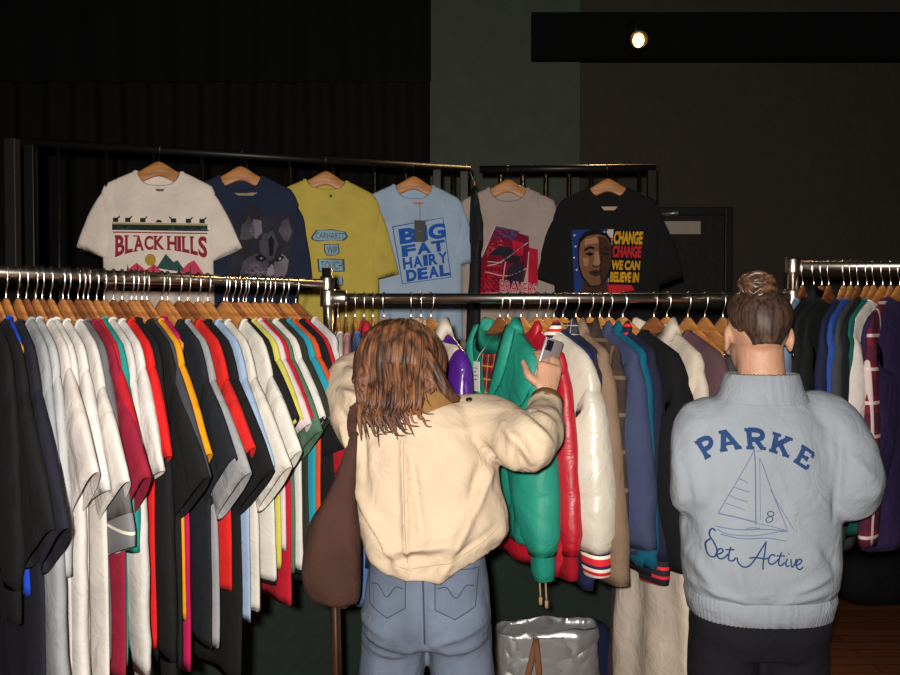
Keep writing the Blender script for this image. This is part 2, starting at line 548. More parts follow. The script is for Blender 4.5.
def garment(name, label, cat, loc, yaw, kind, mat, group, trim=None, collar='crew', cuff=None, hem=None, sleeve_mat=None, **kw):
    g = G(); d = dict(puff=0, blouse=0, flare=0.15, swing=0.0, common=3.0, own=0.7); d.update(KINDS[kind]); d.update(kw)
    for k, v in d.items(): setattr(g, k, v)
    _seed[0] += 1
    g.seed = kw.get('seed', _seed[0])
    t = thing(name, label, cat, loc, yaw, group)
    bm, neck, hemring = body_mesh(g)
    bmesh.ops.recalc_face_normals(bm, faces=bm.faces)
    body = obj('body', bm, mat, t)
    if g.sl > 0:
        for s in (1, -1):
            sb, last, ax = sleeve_mesh(g, s)
            so = obj('sleeve', sb, sleeve_mat or mat, t)
            if cuff is not None:
                obj('cuff', band_mesh(last, ax, 0.065, 0.86 if g.puff else 1.02, 0.9), cuff, so)
    up = V((0, 0, 1))
    if collar == 'crew':
        obj('collar', band_mesh(neck, up, 0.007, 1.012, 0.90), trim or mat, t)
    elif collar == 'stand':
        obj('collar', band_mesh(neck, up, 0.032, 1.03, 0.90), trim or mat, t)
    elif collar == 'fold':
        c = sum(neck, V()) / len(neck)
        rr = [[c + (p-c)*0.98 for p in neck], [c + (p-c)*0.95 + up*0.035 for p in neck], [c + (p-c)*1.02 + up*0.040 for p in neck],
              [c + V(((p.x-c.x)*1.25, (p.y-c.y)*1.45, p.z-c.z - 0.018)) for p in neck], [c + V(((p.x-c.x)*1.22, (p.y-c.y)*1.3, p.z-c.z - 0.014)) for p in neck]]
        bm = bm_new(); loft(bm, rr, False, False); obj('collar', bm, trim or mat, t)
    elif collar == 'hood':
        c = sum(neck, V()) / len(neck)
        rr = []
        for f in (0, .25, .5, .75, 1):
            rr.append([c + V(((p.x-c.x)*(1.05+0.25*math.sin(PI*f)), (p.y-c.y)*(1.1+0.9*math.sin(PI*f)) + 0.05*f, p.z-c.z+0.04*math.sin(PI*f) - 0.10*f*max(0, (p.y-c.y)/0.03))) for p in neck])
        bm = bm_new(); loft(bm, rr, False, False); obj('hood', bm, trim or mat, t)
    if hem is not None:
        obj('hem_band', band_mesh(hemring, V((0, 0, -1)), 0.06, 0.99, 0.97), hem, t)
    return t, body, g
# ------------------------------------------------------------------ the room
def wall_mat(name, rgb, rough=0.85, bump=0.15, scale=30):
    return fabric(rgb, rough, bump, 0.08, scale)
def boxobj(name, lo, hi, mat, bevel=0.0):
    bm = bm_new(); add_box(bm, lo, hi, bevel); return struct(name, bm, mat)

def floor_mat():
    m = bpy.data.materials.new('wood_floor'); nt, b = nodes_of(m); L = nt.links; N = nt.nodes
    tc = N.new('ShaderNodeTexCoord')
    br = N.new('ShaderNodeTexBrick'); br.inputs['Scale'].default_value = 1.0
    br.inputs['Brick Width'].default_value = 1.3; br.inputs['Row Height'].default_value = 0.085; br.inputs['Mortar Size'].default_value = 0.0022
    br.inputs['Color1'].default_value = lin((128, 72, 44)); br.inputs['Color2'].default_value = lin((150, 88, 54)); br.inputs['Mortar'].default_value = lin((40, 22, 14))
    L.new(tc.outputs['Object'], br.inputs['Vector'])
    mp = N.new('ShaderNodeMapping'); mp.inputs['Scale'].default_value = (2.5, 50, 1)
    n = N.new('ShaderNodeTexNoise'); n.inputs['Scale'].default_value = 1; n.inputs['Detail'].default_value = 5
    L.new(tc.outputs['Object'], mp.inputs['Vector']); L.new(mp.outputs['Vector'], n.inputs['Vector'])
    mx = N.new('ShaderNodeMixRGB'); mx.blend_type = 'MULTIPLY'; mx.inputs['Fac'].default_value = 0.5
    L.new(br.outputs['Color'], mx.inputs['Color1']); L.new(n.outputs['Fac'], mx.inputs['Color2'])
    L.new(mx.outputs['Color'], b.inputs['Base Color']); b.inputs['Roughness'].default_value = 0.42
    return m

boxobj('floor', (-5, -2.6, -0.1), (5, 7.2, 0), floor_mat())
DARK = wall_mat('dark_wall_paint', (73, 67, 60))
boxobj('wall_back', (-5, 6.0 + 0.9, 0), (5, 7.2, 4.4), DARK)
boxobj('wall_left', (-5.1, -2.6, 0), (-5, 7.2, 4.4), DARK)
boxobj('wall_right', (5, -2.6, 0), (5.1, 7.2, 4.4), DARK)
boxobj('wall_rear', (-5, -2.7, 0), (5, -2.6, 4.4), DARK)
boxobj('ceiling', (-5, -2.6, 4.4), (5, 7.2, 4.5), wall_mat('ceiling_black', (22, 22, 22)))
# right half of the back wall stands forward; a paler green pier at its left end
WR = boxobj('wall_right_bay', (0.9, 6.0, 0), (5, 6.9, 4.4), DARK)
boxobj('wall_pier', (at(430, 100, 5.7).x, 5.7, 0), (at(580, 100, 5.7).x, 6.9, 4.4), wall_mat('green_pier_paint', (86, 93, 83)))
# soffit
boxobj('ceiling_beam', (at(532, 0, 5.2).x, 5.2, at(580, 58, 5.2).z), (5, 5.26, at(580, 12, 5.2).z), wall_mat('beam_black', (9, 9, 9)))
# stage
def prism(bm, pts, z0, z1):
    a = [bm.verts.new((p[0], p[1], z0)) for p in pts]; b = [bm.verts.new((p[0], p[1], z1)) for p in pts]
    n = len(pts)
    for i in range(n): bm.faces.new((a[i], a[(i+1) % n], b[(i+1) % n], b[i]))
    bm.faces.new(list(reversed(a))); bm.faces.new(b)
RA = at(25, 140, 3.24); RB = at(470, 165, 3.84); RC_ = at(656, 166, 3.80)
RZ = 2.31
sd = (V((RB.x, RB.y)) - V((RA.x, RA.y))).normalized(); sn = V((sd.y, -sd.x))
pA = V((RA.x, RA.y)) + sn * 0.12; pB = V((RB.x, RB.y)) + sn * 0.12
far = pA - sd * 3.2
bm = bm_new(); prism(bm, [(far.x, far.y), (pA.x, pA.y), (pB.x, pB.y), (RC_.x + 0.1, RC_.y - 0.12), (RC_.x + 0.1, 5.7), (far.x, 5.7)], 0, 1.12)
bmesh.ops.recalc_face_normals(bm, faces=bm.faces)
STAGE = struct('stage_platform', bm, wall_mat('dark_green_stage', (40, 51, 44), 0.8))

# ------------------------------------------------------------------ door on the back wall
dx0, dx1 = at(606, 300, 6.0).x, at(722, 300, 6.0).x; dz = at(650, 216, 6.0).z
fr = bm_new()
for lo, hi in (((dx0-0.06, 5.94, 0), (dx0, 6.0, dz+0.06)), ((dx1, 5.94, 0), (dx1+0.06, 6.0, dz+0.06)), ((dx0, 5.94, dz), (dx1, 6.0, dz+0.06))): add_box(fr, lo, hi, 0.006)
DOOR = boxobj('door_1', (dx0, 5.965, 0), (dx1, 5.998, dz), wall_mat('door_paint', (50, 47, 44), 0.6))
f_ = obj('door_frame', fr, plain('door_frame_paint', (26, 26, 26), 0.5), DOOR, False)
bm = bm_new(); a, b = at(660, 234, 5.95), at(701, 221, 5.95); add_box(bm, (a.x, 5.955, a.z), (b.x, 5.965, b.z), 0.002)
obj('sign_plate', bm, plain('sign_cream', (196, 182, 164), 0.6), DOOR, False, 'cream plate at the top of the door')
bm = bm_new(); a, b = at(655, 217, 5.9), at(672, 212, 5.9)
add_box(bm, (a.x, 5.88, a.z), (b.x - 0.08, 5.965, b.z), 0.006)
tube(bm, [(b.x-0.1, 5.90, (a.z+b.z)/2), (b.x+0.02, 5.80, (a.z+b.z)/2)], 0.012)
obj('door_closer', bm, plain('closer_steel', (190, 185, 178), 0.35, 0.6), DOOR)

# ------------------------------------------------------------------ black drapes behind the stage
def drape(name, x0, x1, y, z0, z1, rgb, label, period=0.19, amp=0.045):
    bm = bm_new(); n = int((x1-x0)/0.022); rows = []
    for thick in (0, 0.006):
        for k in range(7):
            z = z0 + (z1-z0)*k/6
            row = []
            for i in range(n+1):
                x = x0 + (x1-x0)*i/n
                yy = y + amp*math.sin(2*PI*x/period + 1.5*N3(x*1.3, z*0.3, 2)) * (1 - 0.25*k/6) + 0.02*N3(x*3, z, 1) + thick
                row.append(bm.verts.new((x, yy, z)))
            rows.append(row)
    for a in range(0, 14, 7):
        for k in range(6):
            for i in range(n): bm.faces.new((rows[a+k][i], rows[a+k][i+1], rows[a+k+1][i+1], rows[a+k+1][i]))
    o = obj(name, bm, fabric(rgb, 0.95, 0.2, 0.1), None)
    return tag(o, label, 'curtain')
xl = at(428, 100, 5.6).x
drape('stage_curtain', -4.9, xl, 5.85, 1.125, 3.7, (30, 29, 28), 'tall black pleated drape closing off the back of the stage')
drape('curtain_valance', -4.9, xl + 0.02, 5.62, at(200, 82, 5.62).z, 4.38, (22, 22, 22), 'short black valance hanging above the tall stage drape', 0.3, 0.03)

# ------------------------------------------------------------------ stage railing
RAILM = plain('railing_dark_steel', (44, 41, 38), 0.42, 0.7)
def railing(name, label, p0, p1, posts, bal, first=True):
    d = (p1 - p0); L = d.length; d.normalize()
    t = thing(name, label, 'railing', (p0.x, p0.y, 1.12), 0)
    o0 = V((p0.x, p0.y, 1.12))
    bm = bm_new(); tube(bm, [V((0, 0, RZ-1.12)), V((d.x*L, d.y*L, RZ-1.12))], 0.017, 14); obj('top_rail', bm, RAILM, t)
    bm = bm_new(); tube(bm, [V((d.x*.02, d.y*.02, 0.10)), V((d.x*(L-.02), d.y*(L-.02), 0.10))], 0.013, 10); obj('bottom_rail', bm, RAILM, t)
    for s in posts:
        bm = bm_new(); c = d * s; add_box(bm, (c.x-0.02, c.y-0.02, 0), (c.x+0.02, c.y+0.02, RZ-1.12-0.012), 0.003); obj('post', bm, RAILM, t, False)
    for s in bal:
        c = d * s
        bm = bm_new(); tube(bm, [(c.x, c.y, 0.10), (c.x, c.y, RZ-1.12-0.01)], 0.0075, 8); obj('baluster', bm, RAILM, t)
    return t
pa, pb, pc = V((RA.x, RA.y, RZ)), V((RB.x, RB.y, RZ)), V((RC_.x, RC_.y, RZ))
def along(px, A, B):
    q = (px-450)/F; d = B - A
    return ((q*A.y*1.0 - A.x) / (d.x - q*d.y)) * V((d.x, d.y)).length
railing('stage_railing', 'long dark steel railing on the stage behind the pale and yellow shirts', pa, pb, [0.02, along(437, pa, pb), V((pb-pa)).length-0.03],
        [along(p, pa, pb) for p in (60, 108, 155, 203, 247, 290, 333, 374, 405, 452)])
railing('stage_railing', 'short dark steel railing on the stage behind the black face-print shirt', pb + V((0.045, 0, 0)), pc, [V((pc-pb)).length-0.065],
        [along(p, pb, pc) for p in (490, 512, 535, 558, 580, 603, 628)])
# square steel post at the left end
for px, w, lab in ((12, 0.045, 'wide dark steel post at the far left of the stage'),):
    p = at(px, 140, 3.28)
    bm = bm_new(); add_box(bm, (p.x-w/2, p.y-w/2, 1.12), (p.x+w/2, p.y+w/2, RZ+0.02), 0.003)
    tag(obj('stage_post', bm, plain('post_dark', (44, 43, 42), 0.5, 0.5), None, False), lab, 'post')

# ------------------------------------------------------------------ spotlight
lp = at(638, 41, 4.9)
sp = thing('spotlight', 'small round warm spotlight glowing under the dark ceiling beam', 'lamp', lp)
bm = bm_new()
prof = [(0.052, -0.03), (0.056, -0.03), (0.06, 0.02), (0.055, 0.12), (0.03, 0.15)]
rings = [ering(V((0, y, 0)), V((r, 0, 0)), V((0, 0, r)), 24) for r, y in [(0.046, 0.03), (0.052, -0.03), (0.057, -0.03), (0.06, 0.02), (0.055, 0.12), (0.03, 0.15)]]
loft(bm, rings, True, True); obj('housing', bm, BLACKM, sp)
bm = bm_new(); ellipsoid(bm, (0, -0.012, 0), (0.034, 0.03, 0.042)); obj('bulb', bm, plain('warm_bulb', (255, 226, 170), 0.4, 0, (255, 190, 100), 9), sp)
bm = bm_new(); tube(bm, [(0, 0.07, 0.05), (0, 0.07, 0.16), (0, 0.36, 0.20)], 0.010, 8, 2); obj('bracket', bm, BLACKM, sp)

# ------------------------------------------------------------------ clothing racks
LP = at(327, 284, 2.35); LZ = LP.z
LD = V((-0.618, -0.61)).normalized(); LN = V((-LD.y, LD.x)); LN = LN if LN.y < 0 else -LN
CZ = at(450, 298, 2.35).z
RP = at(793, 266, 2.35); RZZ = RP.z
def pipe(name, a, b, r, parent, n=20):
    bm = bm_new(); tube(bm, [a, b], r, n); return obj(name, bm, CHROME, parent)
def foot(name, c, parent):
    bm = bm_new(); rings = [ering(V((c[0], c[1], z)), V((r, 0, 0)), V((0, r, 0)), 24) for r, z in ((0.075, 0), (0.075, 0.008), (0.03, 0.012), (0.025, 0.05))]
    loft(bm, rings); return obj(name, bm, CHROME, parent)
def fitting(name, c, axis, parent, L=0.04, r=0.024):
    bm = bm_new(); c = V(c); ax = V(axis)
    tube(bm, [c - ax*L, c - ax*(L-0.006), c + ax*(L-0.006), c + ax*L], [r*0.94, r, r, r*0.94], 20)
    return obj(name, bm, CHROME, parent)

lr = thing('clothing_rack', 'chrome pipe rack on the left, packed with short-sleeved shirts', 'clothes rack', (0, 0, 0))
lend = V((LP.x, LP.y, LZ)) + V((LD.x, LD.y, 0)) * 1.55
pipe('rail', V((LP.x, LP.y, LZ)) - V((LD.x, LD.y, 0))*0.012, lend, RAIL_R, lr)
ft = at(340, 675, 2.42); ft = V((ft.x + 0.005, 2.40, 0))
pipe('post', (ft.x, ft.y, 0), (LP.x, LP.y, at(327, 268, 2.35).z), 0.0155, lr)
pipe('post', (lend.x, lend.y, 0), (lend.x, lend.y, LZ + 0.03), 0.0155, lr)
foot('foot', ft, lr); foot('foot', lend, lr)
fitting('fitting', V((LP.x, LP.y, LZ)), (0, 0, 1), lr, 0.022, 0.021)

cr = thing('clothing_rack', 'chrome pipe rail across the middle, carrying jackets and coats', 'clothes rack', (0, 0, 0))
cl = V((LP.x + 0.003, 2.352, CZ)); crr = V((RP.x, 2.352, CZ))
pipe('rail', cl + V((0.02, 0, 0)), crr - V((0.02, 0, 0)), RAIL_R, cr)
for c, s in ((cl, 1), (crr, -1)):
    o = fitting('fitting', c, (0, 0, 1), cr, 0.026, 0.024)
    fitting('collar', c + V((s*0.034, 0, 0)), (1, 0, 0), o, 0.022, 0.023)
rr = thing('clothing_rack', 'chrome pipe rack on the right, standing behind the pale blue sweatshirt', 'clothes rack', (0, 0, 0))
REND = RP + V((1.25, 0.0, 0))
pipe('rail', V((RP.x, RP.y, RZZ)), V((REND.x, REND.y, RZZ)), RAIL_R, rr)
pipe('post', (RP.x, RP.y, 0), (RP.x, RP.y, RZZ + 0.022), 0.0155, rr)
pipe('post', (REND.x, REND.y, 0), (REND.x, REND.y, RZZ + 0.022), 0.0155, rr)
foot('foot', RP, rr); foot('foot', REND, rr)
fitting('fitting', RP, (0, 0, 1), rr, 0.024, 0.022)

# ------------------------------------------------------------------ left rack garments
ALB[0] = 0.67  # rack clothes and people darkened in colour to offset the stronger flash up close
LG = 'shirts hanging on the left rack'; LH = 'wooden hangers on the left rack'
TIPX = 0.225
tipv = V((0.67, -0.74)).normalized() * TIPX
def left_s(px):
    q = (px - 450)/F; bx, by = LP.x + tipv.x, LP.y + tipv.y
    return (q*by - bx) / (LD.x - q*LD.y)
NARROW = dict(D=0.012, sth=0.015, fold=0.010, own=0.22)
def hang_left(px, kind, rgb, short, label, dyaw=0.0, mat=None, **kw):
    s = left_s(px)
    loc = V((LP.x, LP.y, LZ)) + V((LD.x, LD.y, 0)) * s
    yaw = math.atan2(tipv.y, tipv.x) + dyaw
    a = dict(NARROW); a.update(kw)
    name = 'sweatshirt' if kind in ('sweat', 'long') else 't_shirt'
    cat = 'sweatshirt' if name == 'sweatshirt' else 'shirt'
    hanger(loc, yaw, 'wooden hanger inside the ' + short, LH, 0, R.random() < 0.35)
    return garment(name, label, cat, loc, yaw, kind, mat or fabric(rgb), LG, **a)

LEFT = [
 (10, 'sweat', (22,22,24), 'black sweatshirt cut off by the left edge', 'black sweatshirt cut off by the left edge of the picture, first on the left rack', dict(L=0.46, sl=0.40)),
 (20, 'bigtee', (24,24,26), 'wide black tee beside the left edge', 'wide black short-sleeved tee beside the left edge, in front of the navy one', dict(sl=0.27, L=0.46)),
 (25, 'tank', (28,70,190), 'royal blue tee among the black ones', 'royal blue tee among the black ones at the left end, only its lower edge showing', dict(L=0.54, Wb=0.235, hemw=0.25)),
 (36, 'bigtee', (34,34,46), 'dark navy tee before the grey sweatshirts', 'dark navy tee with long loose sleeve, just before the grey sweatshirts', dict(sl=0.28, L=0.9)),
 (49, 'sweat', (160,163,166), 'mid grey sweatshirt beside the navy tee', 'mid grey heather sweatshirt beside the dark navy tee, long sleeve hanging down', dict(L=0.85, sl=0.74)),
 (58, 'long', (186,187,188), 'pale grey long-sleeved shirt before the white ones', 'pale grey long-sleeved shirt between the mid grey sweatshirt and the white ones', dict(L=0.9, sl=0.4)),
 (68, 'tee', (222,212,206), 'off-white tee, first of the white shirts', 'off-white tee right after the greys, first of the white shirts on the left', dict(sl=0.28)),
 (75, 'sweat', (226,220,214), 'white sweatshirt with the longest hanging sleeve', 'white sweatshirt whose long sleeve hangs nearly to the bottom edge, after the off-white tee', dict(L=0.93, sl=0.84)),
 (84, 'tee', (230,224,218), 'bright white tee in the white bunch', 'bright white tee in the middle of the white bunch with a sharp sleeve corner', dict(sl=0.30, sa=0.32)),
 (97, 'bigtee', (226,219,211), 'roomy white tee beside the crimson one', 'roomy white tee with a broad folded sleeve, overlapping the crimson tee', dict(sl=0.25, sa=0.58, L=0.86)),
 (103, 'tee', (110,110,112), 'grey tee with cream striped sleeve edge', 'dark grey tee with a cream stripe near its sleeve edge, behind the roomy white tee', dict(sl=0.36, sa=0.26)),
 (113, 'bigtee', (150,30,56), 'crimson tee next to the white bunch', 'crimson tee next to the white bunch, its long sleeve edge running down', dict(sl=0.25, L=0.76)),
 (119, 'tee', (200,30,44), 'scarlet tee tucked behind the crimson one', 'scarlet tee tucked just behind the crimson one, a bright strip along its edge', dict(sl=0.30, L=0.80)),
 (124, 'long', (34,150,140), 'teal shirt behind the red ones', 'teal shirt behind the crimson and scarlet tees, showing at the shoulder and below', dict(L=0.74, sl=0.36, W=0.245)),
 (133, 'sweat', (218,213,208), 'white sweatshirt with a ribbed cuff', 'white sweatshirt with a ribbed cuff hanging low, between teal and bright red', dict(L=0.66, sl=0.63)),
 (141, 'tee', (228,222,216), 'white tee before the bright red one', 'white tee just in front of the bright red tee', dict(sl=0.27, sa=0.32)),
 (151, 'tee', (226,32,32), 'bright red tee before the black shirts', 'bright red tee with a straight sleeve hem, in front of two black shirts', dict(sl=0.235, sa=0.36)),
 (160, 'sweat', (26,27,28), 'black sweatshirt after the bright red tee', 'black long-sleeved sweatshirt right behind the bright red tee', dict(L=0.76, sl=0.62)),
 (170, 'bigtee', (27,28,29), 'black tee before the orange sliver', 'black tee with a wide sleeve, just in front of the orange and magenta slivers', dict(sl=0.27, L=0.77)),
 (175, 'tee', (72,72,78), 'charcoal grey tee among the black ones', 'charcoal grey tee with its sleeve hem peeping out below the black tee', dict(sl=0.32, L=0.75)),
 (181, 'tee', (240,160,20), 'orange-yellow tee', 'orange-yellow tee, a thin sliver between the black tee and the magenta one', dict(sl=0.26, L=0.68)),
 (186, 'tank', (200,20,90), 'magenta top', 'magenta top with a long hem hanging between black and grey', dict(L=0.80)),
 (202, 'bigtee', (33,36,42), 'big charcoal navy tee in the middle', 'big charcoal navy tee with the widest spread sleeve, in the middle of the left rack', dict(sl=0.25, sa=0.62)),
 (208, 'bigtee', (160,160,162), 'heather grey tee before the red one', 'heather grey tee whose sleeve peeps below the charcoal navy one', dict(sl=0.30, L=0.80)),
 (220, 'bigtee', (220,38,34), 'red tee between grey and black', 'red tee between the heather grey tee and the long black one', dict(sl=0.22, L=0.68)),
 (229, 'bigtee', (25,26,27), 'long black tee hanging lowest', 'long black tee hanging lowest, beside the light blue shirt', dict(sl=0.30, L=0.90)),
 (240, 'bigtee', (160,184,214), 'light blue tee', 'light blue tee with a loose sleeve between black and cream', dict(sl=0.27, L=0.80, sa=0.52)),
 (250, 'bigtee', (226,219,206), 'cream tee beside the light blue one', 'cream tee right after the light blue one, sleeve hanging in a soft point', dict(sl=0.30, L=0.78)),
 (267, 'bigtee', (232,227,216), 'ivory tee spread over the green one', 'ivory tee with a broad sleeve spread across the green tee', dict(sl=0.25, sa=0.62, L=0.72)),
 (270, 'tee', (28,28,30), 'narrow black tee after the ivory one', 'narrow black tee squeezed between the ivory and the pale yellow tees', dict(L=0.74)),
 (276, 'tee', (214,208,92), 'pale yellow tee', 'pale yellow tee, only its shoulder showing beside a pinkish white one', dict(L=0.70)),
 (282, 'tee', (226,208,208), 'pinkish white tee', 'pinkish white tee between pale yellow and dark red', dict(L=0.66, sl=0.22)),
 (287, 'tee', (196,28,48), 'dark red tee beside the green one', 'dark red tee, a narrow strip just before the green tee', dict(L=0.80)),
 (290, 'tee', (84,116,92), 'sage green tee', 'sage green tee with its sleeve showing behind the ivory one', dict(sl=0.25, L=0.72)),
 (299, 'tee', (228,224,216), 'short-sleeved white tee after the green one', 'white short-sleeved tee right after the sage green one', dict(sl=0.20)),
 (307, 'tee', (48,50,42), 'dark camouflage tee', 'dark olive black tee between the white tee and the turquoise one', dict(L=0.74)),
 (312, 'tee', (40,158,178), 'turquoise tee', 'turquoise tee, a thin curved sliver beside the orange one', dict(L=0.76, sl=0.14)),
 (317, 'tee', (222,84,36), 'burnt orange tee', 'burnt orange tee between turquoise and the last black one', dict(L=0.72, sl=0.14)),
 (326, 'bigtee', (26,26,28), 'last black tee on the left rack', 'last black tee on the left rack, sleeve ending above a red one', dict(sl=0.235, sa=0.30)),
 (331, 'bigtee', (196,26,42), 'red tee low behind the last black one', 'red tee with only its sleeve showing below the last black tee', dict(sl=0.30, sa=0.30, L=0.74)),
 (341, 'long', (206,204,200), 'last pale shirt by the chrome post', 'pale greyish white long shirt, last before the chrome post', dict(L=0.70, sl=0.5, W=0.21, Wb=0.22)),
]
for i, (px, kind, rgb, short, label, kw) in enumerate(LEFT):
    k2 = dict(kw)
    if kind in ('tee', 'bigtee') and px > 40:
        k2['sl'] = k2.get('sl', KINDS[kind]['sl']) * (0.82 if px < 190 else 0.78); k2['sa'] = k2.get('sa', KINDS[kind]['sa']) + 0.07
    if px > 196: k2['L'] = k2.get('L', KINDS[kind]['L']) - (0.05 if px < 236 else 0.085)
    if 'cream striped' in short: k2['cuff'] = stripes('cream_striped_edge', [(110,110,112)]*5 + [(214,206,188)] + [(110,110,112)]*4, 16)
    if kind == 'sweat': k2.setdefault('cuff', fabric(rgb, 0.95, 0.5))
    t, body, g = hang_left(px, kind, rgb, short, label, dyaw=R.uniform(-0.02, 0.02), **k2)

# ------------------------------------------------------------------ centre rack garments
CG = 'jackets and coats on the middle rail'; CH = 'wooden hangers on the middle rail'
def hang_center(px, deg, kind, mat, name, cat, short, label, group=CG, hl=None, dark=False, **kw):
    p = at(px, 298, 2.352); loc = V((p.x, 2.352, CZ)); yaw = math.radians(deg)
    hanger(loc, yaw, hl or ('wooden hanger inside the ' + short), CH, 0, dark)
    a = dict(D=0.020, sth=0.026, own=0.5); a.update(kw)
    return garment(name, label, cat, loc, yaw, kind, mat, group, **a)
RIB = stripes('striped_rib', [(206,40,48),(206,40,48),(232,222,206),(36,38,66),(232,222,206),(206,40,48),(232,222,206),(36,38,66)], 14)
RBR = stripes('red_black_rib', [(38,32,38),(38,32,38),(206,44,56)], 40)
PL = plaid('brown_plaid', (70, 52, 44), (44, 38, 36), (110, 92, 70), 10)
REDPL = plaid('red_tartan', (176, 34, 44), (40, 40, 50), (206, 170, 90), 26)
hang_center(338, -80, 'long', fabric((222,214,204)), 'blouse', 'shirt', 'cream blouse beside the chrome post', 'cream long-sleeved blouse right beside the chrome post', L=0.7)
hang_center(346, -82, 'tee', fabric((214,148,148)), 't_shirt', 'shirt', 'dusty pink tee', 'dusty pink tee, a strip between the cream blouse and the blue one', dark=True)
hang_center(355, -80, 'long', fabric((90,122,178)), 'denim_shirt', 'shirt', 'mid blue shirt', 'mid blue shirt hanging left of the bent head')
hang_center(364, -80, 'jacket', fabric((40,42,58)), 'jacket', 'jacket', 'navy jacket with a red collar', 'navy jacket with a red collar, half behind the brown hair', dark=True, trim=fabric((190,30,50)), collar='stand')
hang_center(373, -84, 'jacket', fabric((120,110,92)), 'jacket', 'jacket', 'khaki jacket behind the hair', 'khaki jacket mostly hidden behind the brown hair')
hang_center(384, -96, 'jacket', fabric((90,100,84)), 'jacket', 'jacket', 'dull green jacket behind the hair', 'dull green jacket hidden behind the brown hair')
hang_center(411, -86, 'long', fabric((200,196,172)), 'blouse', 'shirt', 'pale olive blouse right of the hair', 'pale olive blouse, its shoulder just right of the brown hair', dark=True, collar='fold')
hang_center(421, -84, 'long', fabric((128,128,124)), 'blouse', 'shirt', 'grey blouse right of the hair', 'grey blouse between the pale olive one and the white blouse')
t, b_, g_ = hang_center(431, -64, 'jacket', satin((84,36,140), 0.3), 'satin_jacket', 'jacket', 'shiny purple jacket', 'shiny purple jacket lined in white, between brown hair and teal jacket', collar='fold', trim=fabric((226,214,196)), D=0.04, sl=0.58)
PURPLE = (t, b_, g_)
t, b_, g_ = hang_center(500, -66, 'jacket', fabric((36,160,136), 0.6, 0.1, spec=0.4), 'windbreaker', 'jacket', 'teal windbreaker', 'teal windbreaker with red tartan lining and a white price tag at the open collar', collar='fold', D=0.045, sth=0.045, L=0.57, sl=0.48, cuff=fabric((32,148,126)), fold=0.022, dark=True)
TEAL = (t, b_, g_)
hang_center(508, -72, 'tank', fabric((60,84,80)), 'shirt', 'shirt', 'dark green shirt behind the teal one', 'dark green shirt tucked between the teal windbreaker and the red jacket', L=0.4)
t, b_, g_ = hang_center(521, -63, 'jacket', satin((196,24,44), 0.45), 'track_jacket', 'jacket', 'red nylon jacket', 'red nylon jacket with dangling cords, between teal and white satin jackets', D=0.03, sth=0.03, W=0.225, Wb=0.235, L=0.66, collar='stand', cuff=fabric((170,18,36)), fold=0.02)
REDJ = (t, b_, g_)
t, b_, g_ = hang_center(537, -57, 'jacket', satin((232,222,204), 0.35), 'varsity_jacket', 'jacket', 'white satin varsity jacket', 'white satin varsity jacket with red, navy and white striped cuffs and collar', D=0.04, sth=0.050, L=0.44, sl=0.43, W=0.255, Wb=0.25, cw=0.13, sa=0.10, collar='stand', trim=RIB, cuff=RIB, puff=1.4)
VARS = (t, b_, g_)
hang_center(546, -60, 'jacket', fabric((34,44,84)), 'jacket', 'jacket', 'royal navy jacket low behind the white sleeve', 'royal navy jacket hanging low behind the white satin sleeve', L=0.70, sl=0.5, W=0.21, Wb=0.22)
hang_center(554, -61, 'jacket', fabric((38,40,60)), 'jacket', 'jacket', 'navy jacket in front of the beige one', 'navy jacket with a pale printed collar, in front of the beige jacket', L=0.62, collar='fold', trim=plaid('dark_print', (30,30,36), (60,60,66), (190,190,186), 40), sl=0.42, W=0.20, Wb=0.21)
hang_center(563, -62, 'jacket', fabric((150,124,102), 0.95, 0.6, 0.15), 'corduroy_jacket', 'jacket', 'beige corduroy jacket', 'beige corduroy jacket with an empty sleeve hanging lower than the striped cuff', D=0.03, sth=0.032, L=0.55, sl=0.60, collar='fold', puff=0, W=0.205, Wb=0.21)
hang_center(576, -63, 'jacket', PL, 'plaid_jacket', 'jacket', 'dark brown plaid jacket', 'dark brown plaid jacket between the beige and the slate blue ones', D=0.022, collar='fold', L=0.6, W=0.205, Wb=0.21, sth=0.025)
hang_center(590, -63, 'jacket', fabric((68,76,108)), 'jacket', 'jacket', 'slate blue jacket', 'slate blue jacket with a plain straight sleeve, between plaid and petrol blue', D=0.022, sth=0.034, W=0.215, Wb=0.22, L=0.6, sl=0.50, puff=0, collar='stand', cw=0.14)
hang_center(600, -64, 'jacket', fabric((14,96,124)), 'jacket', 'jacket', 'petrol blue jacket', 'petrol blue jacket, a bright strip behind the slate blue one', D=0.022, W=0.205, Wb=0.215, L=0.64, sl=0.56, collar='stand')
hang_center(609, -64, 'jacket', fabric((34,38,60)), 'jacket', 'jacket', 'midnight navy jacket', 'midnight navy jacket with a red striped cuff at its lower end', D=0.022, W=0.205, Wb=0.22, L=0.66, sl=0.54, puff=0, cuff=RBR, collar='stand', trim=RBR)
hang_center(623, -60, 'coat', fabric((22,22,25), 0.95), 'coat', 'coat', 'thick black coat', 'thick black coat hanging in front of the cream one', D=0.045, sth=0.055, L=0.58, sl=0.50, W=0.245, Wb=0.26)
hang_center(654, -70, 'coat', fabric((220,205,186), 0.85), 'long_coat', 'coat', 'long cream coat', 'long cream coat reaching almost to the floor behind the black coat', D=0.035, L=1.22, sl=0.45, Wb=0.20, hemw=0.185, fold=0.028, collar='fold', dark=True)
hang_center(667, -64, 'coat', fabric((98,70,78)), 'long_coat', 'coat', 'long plum coat', 'long plum coat between the cream coat and the pale blue sweatshirt', D=0.035, L=1.25, W=0.24, hemw=0.275)
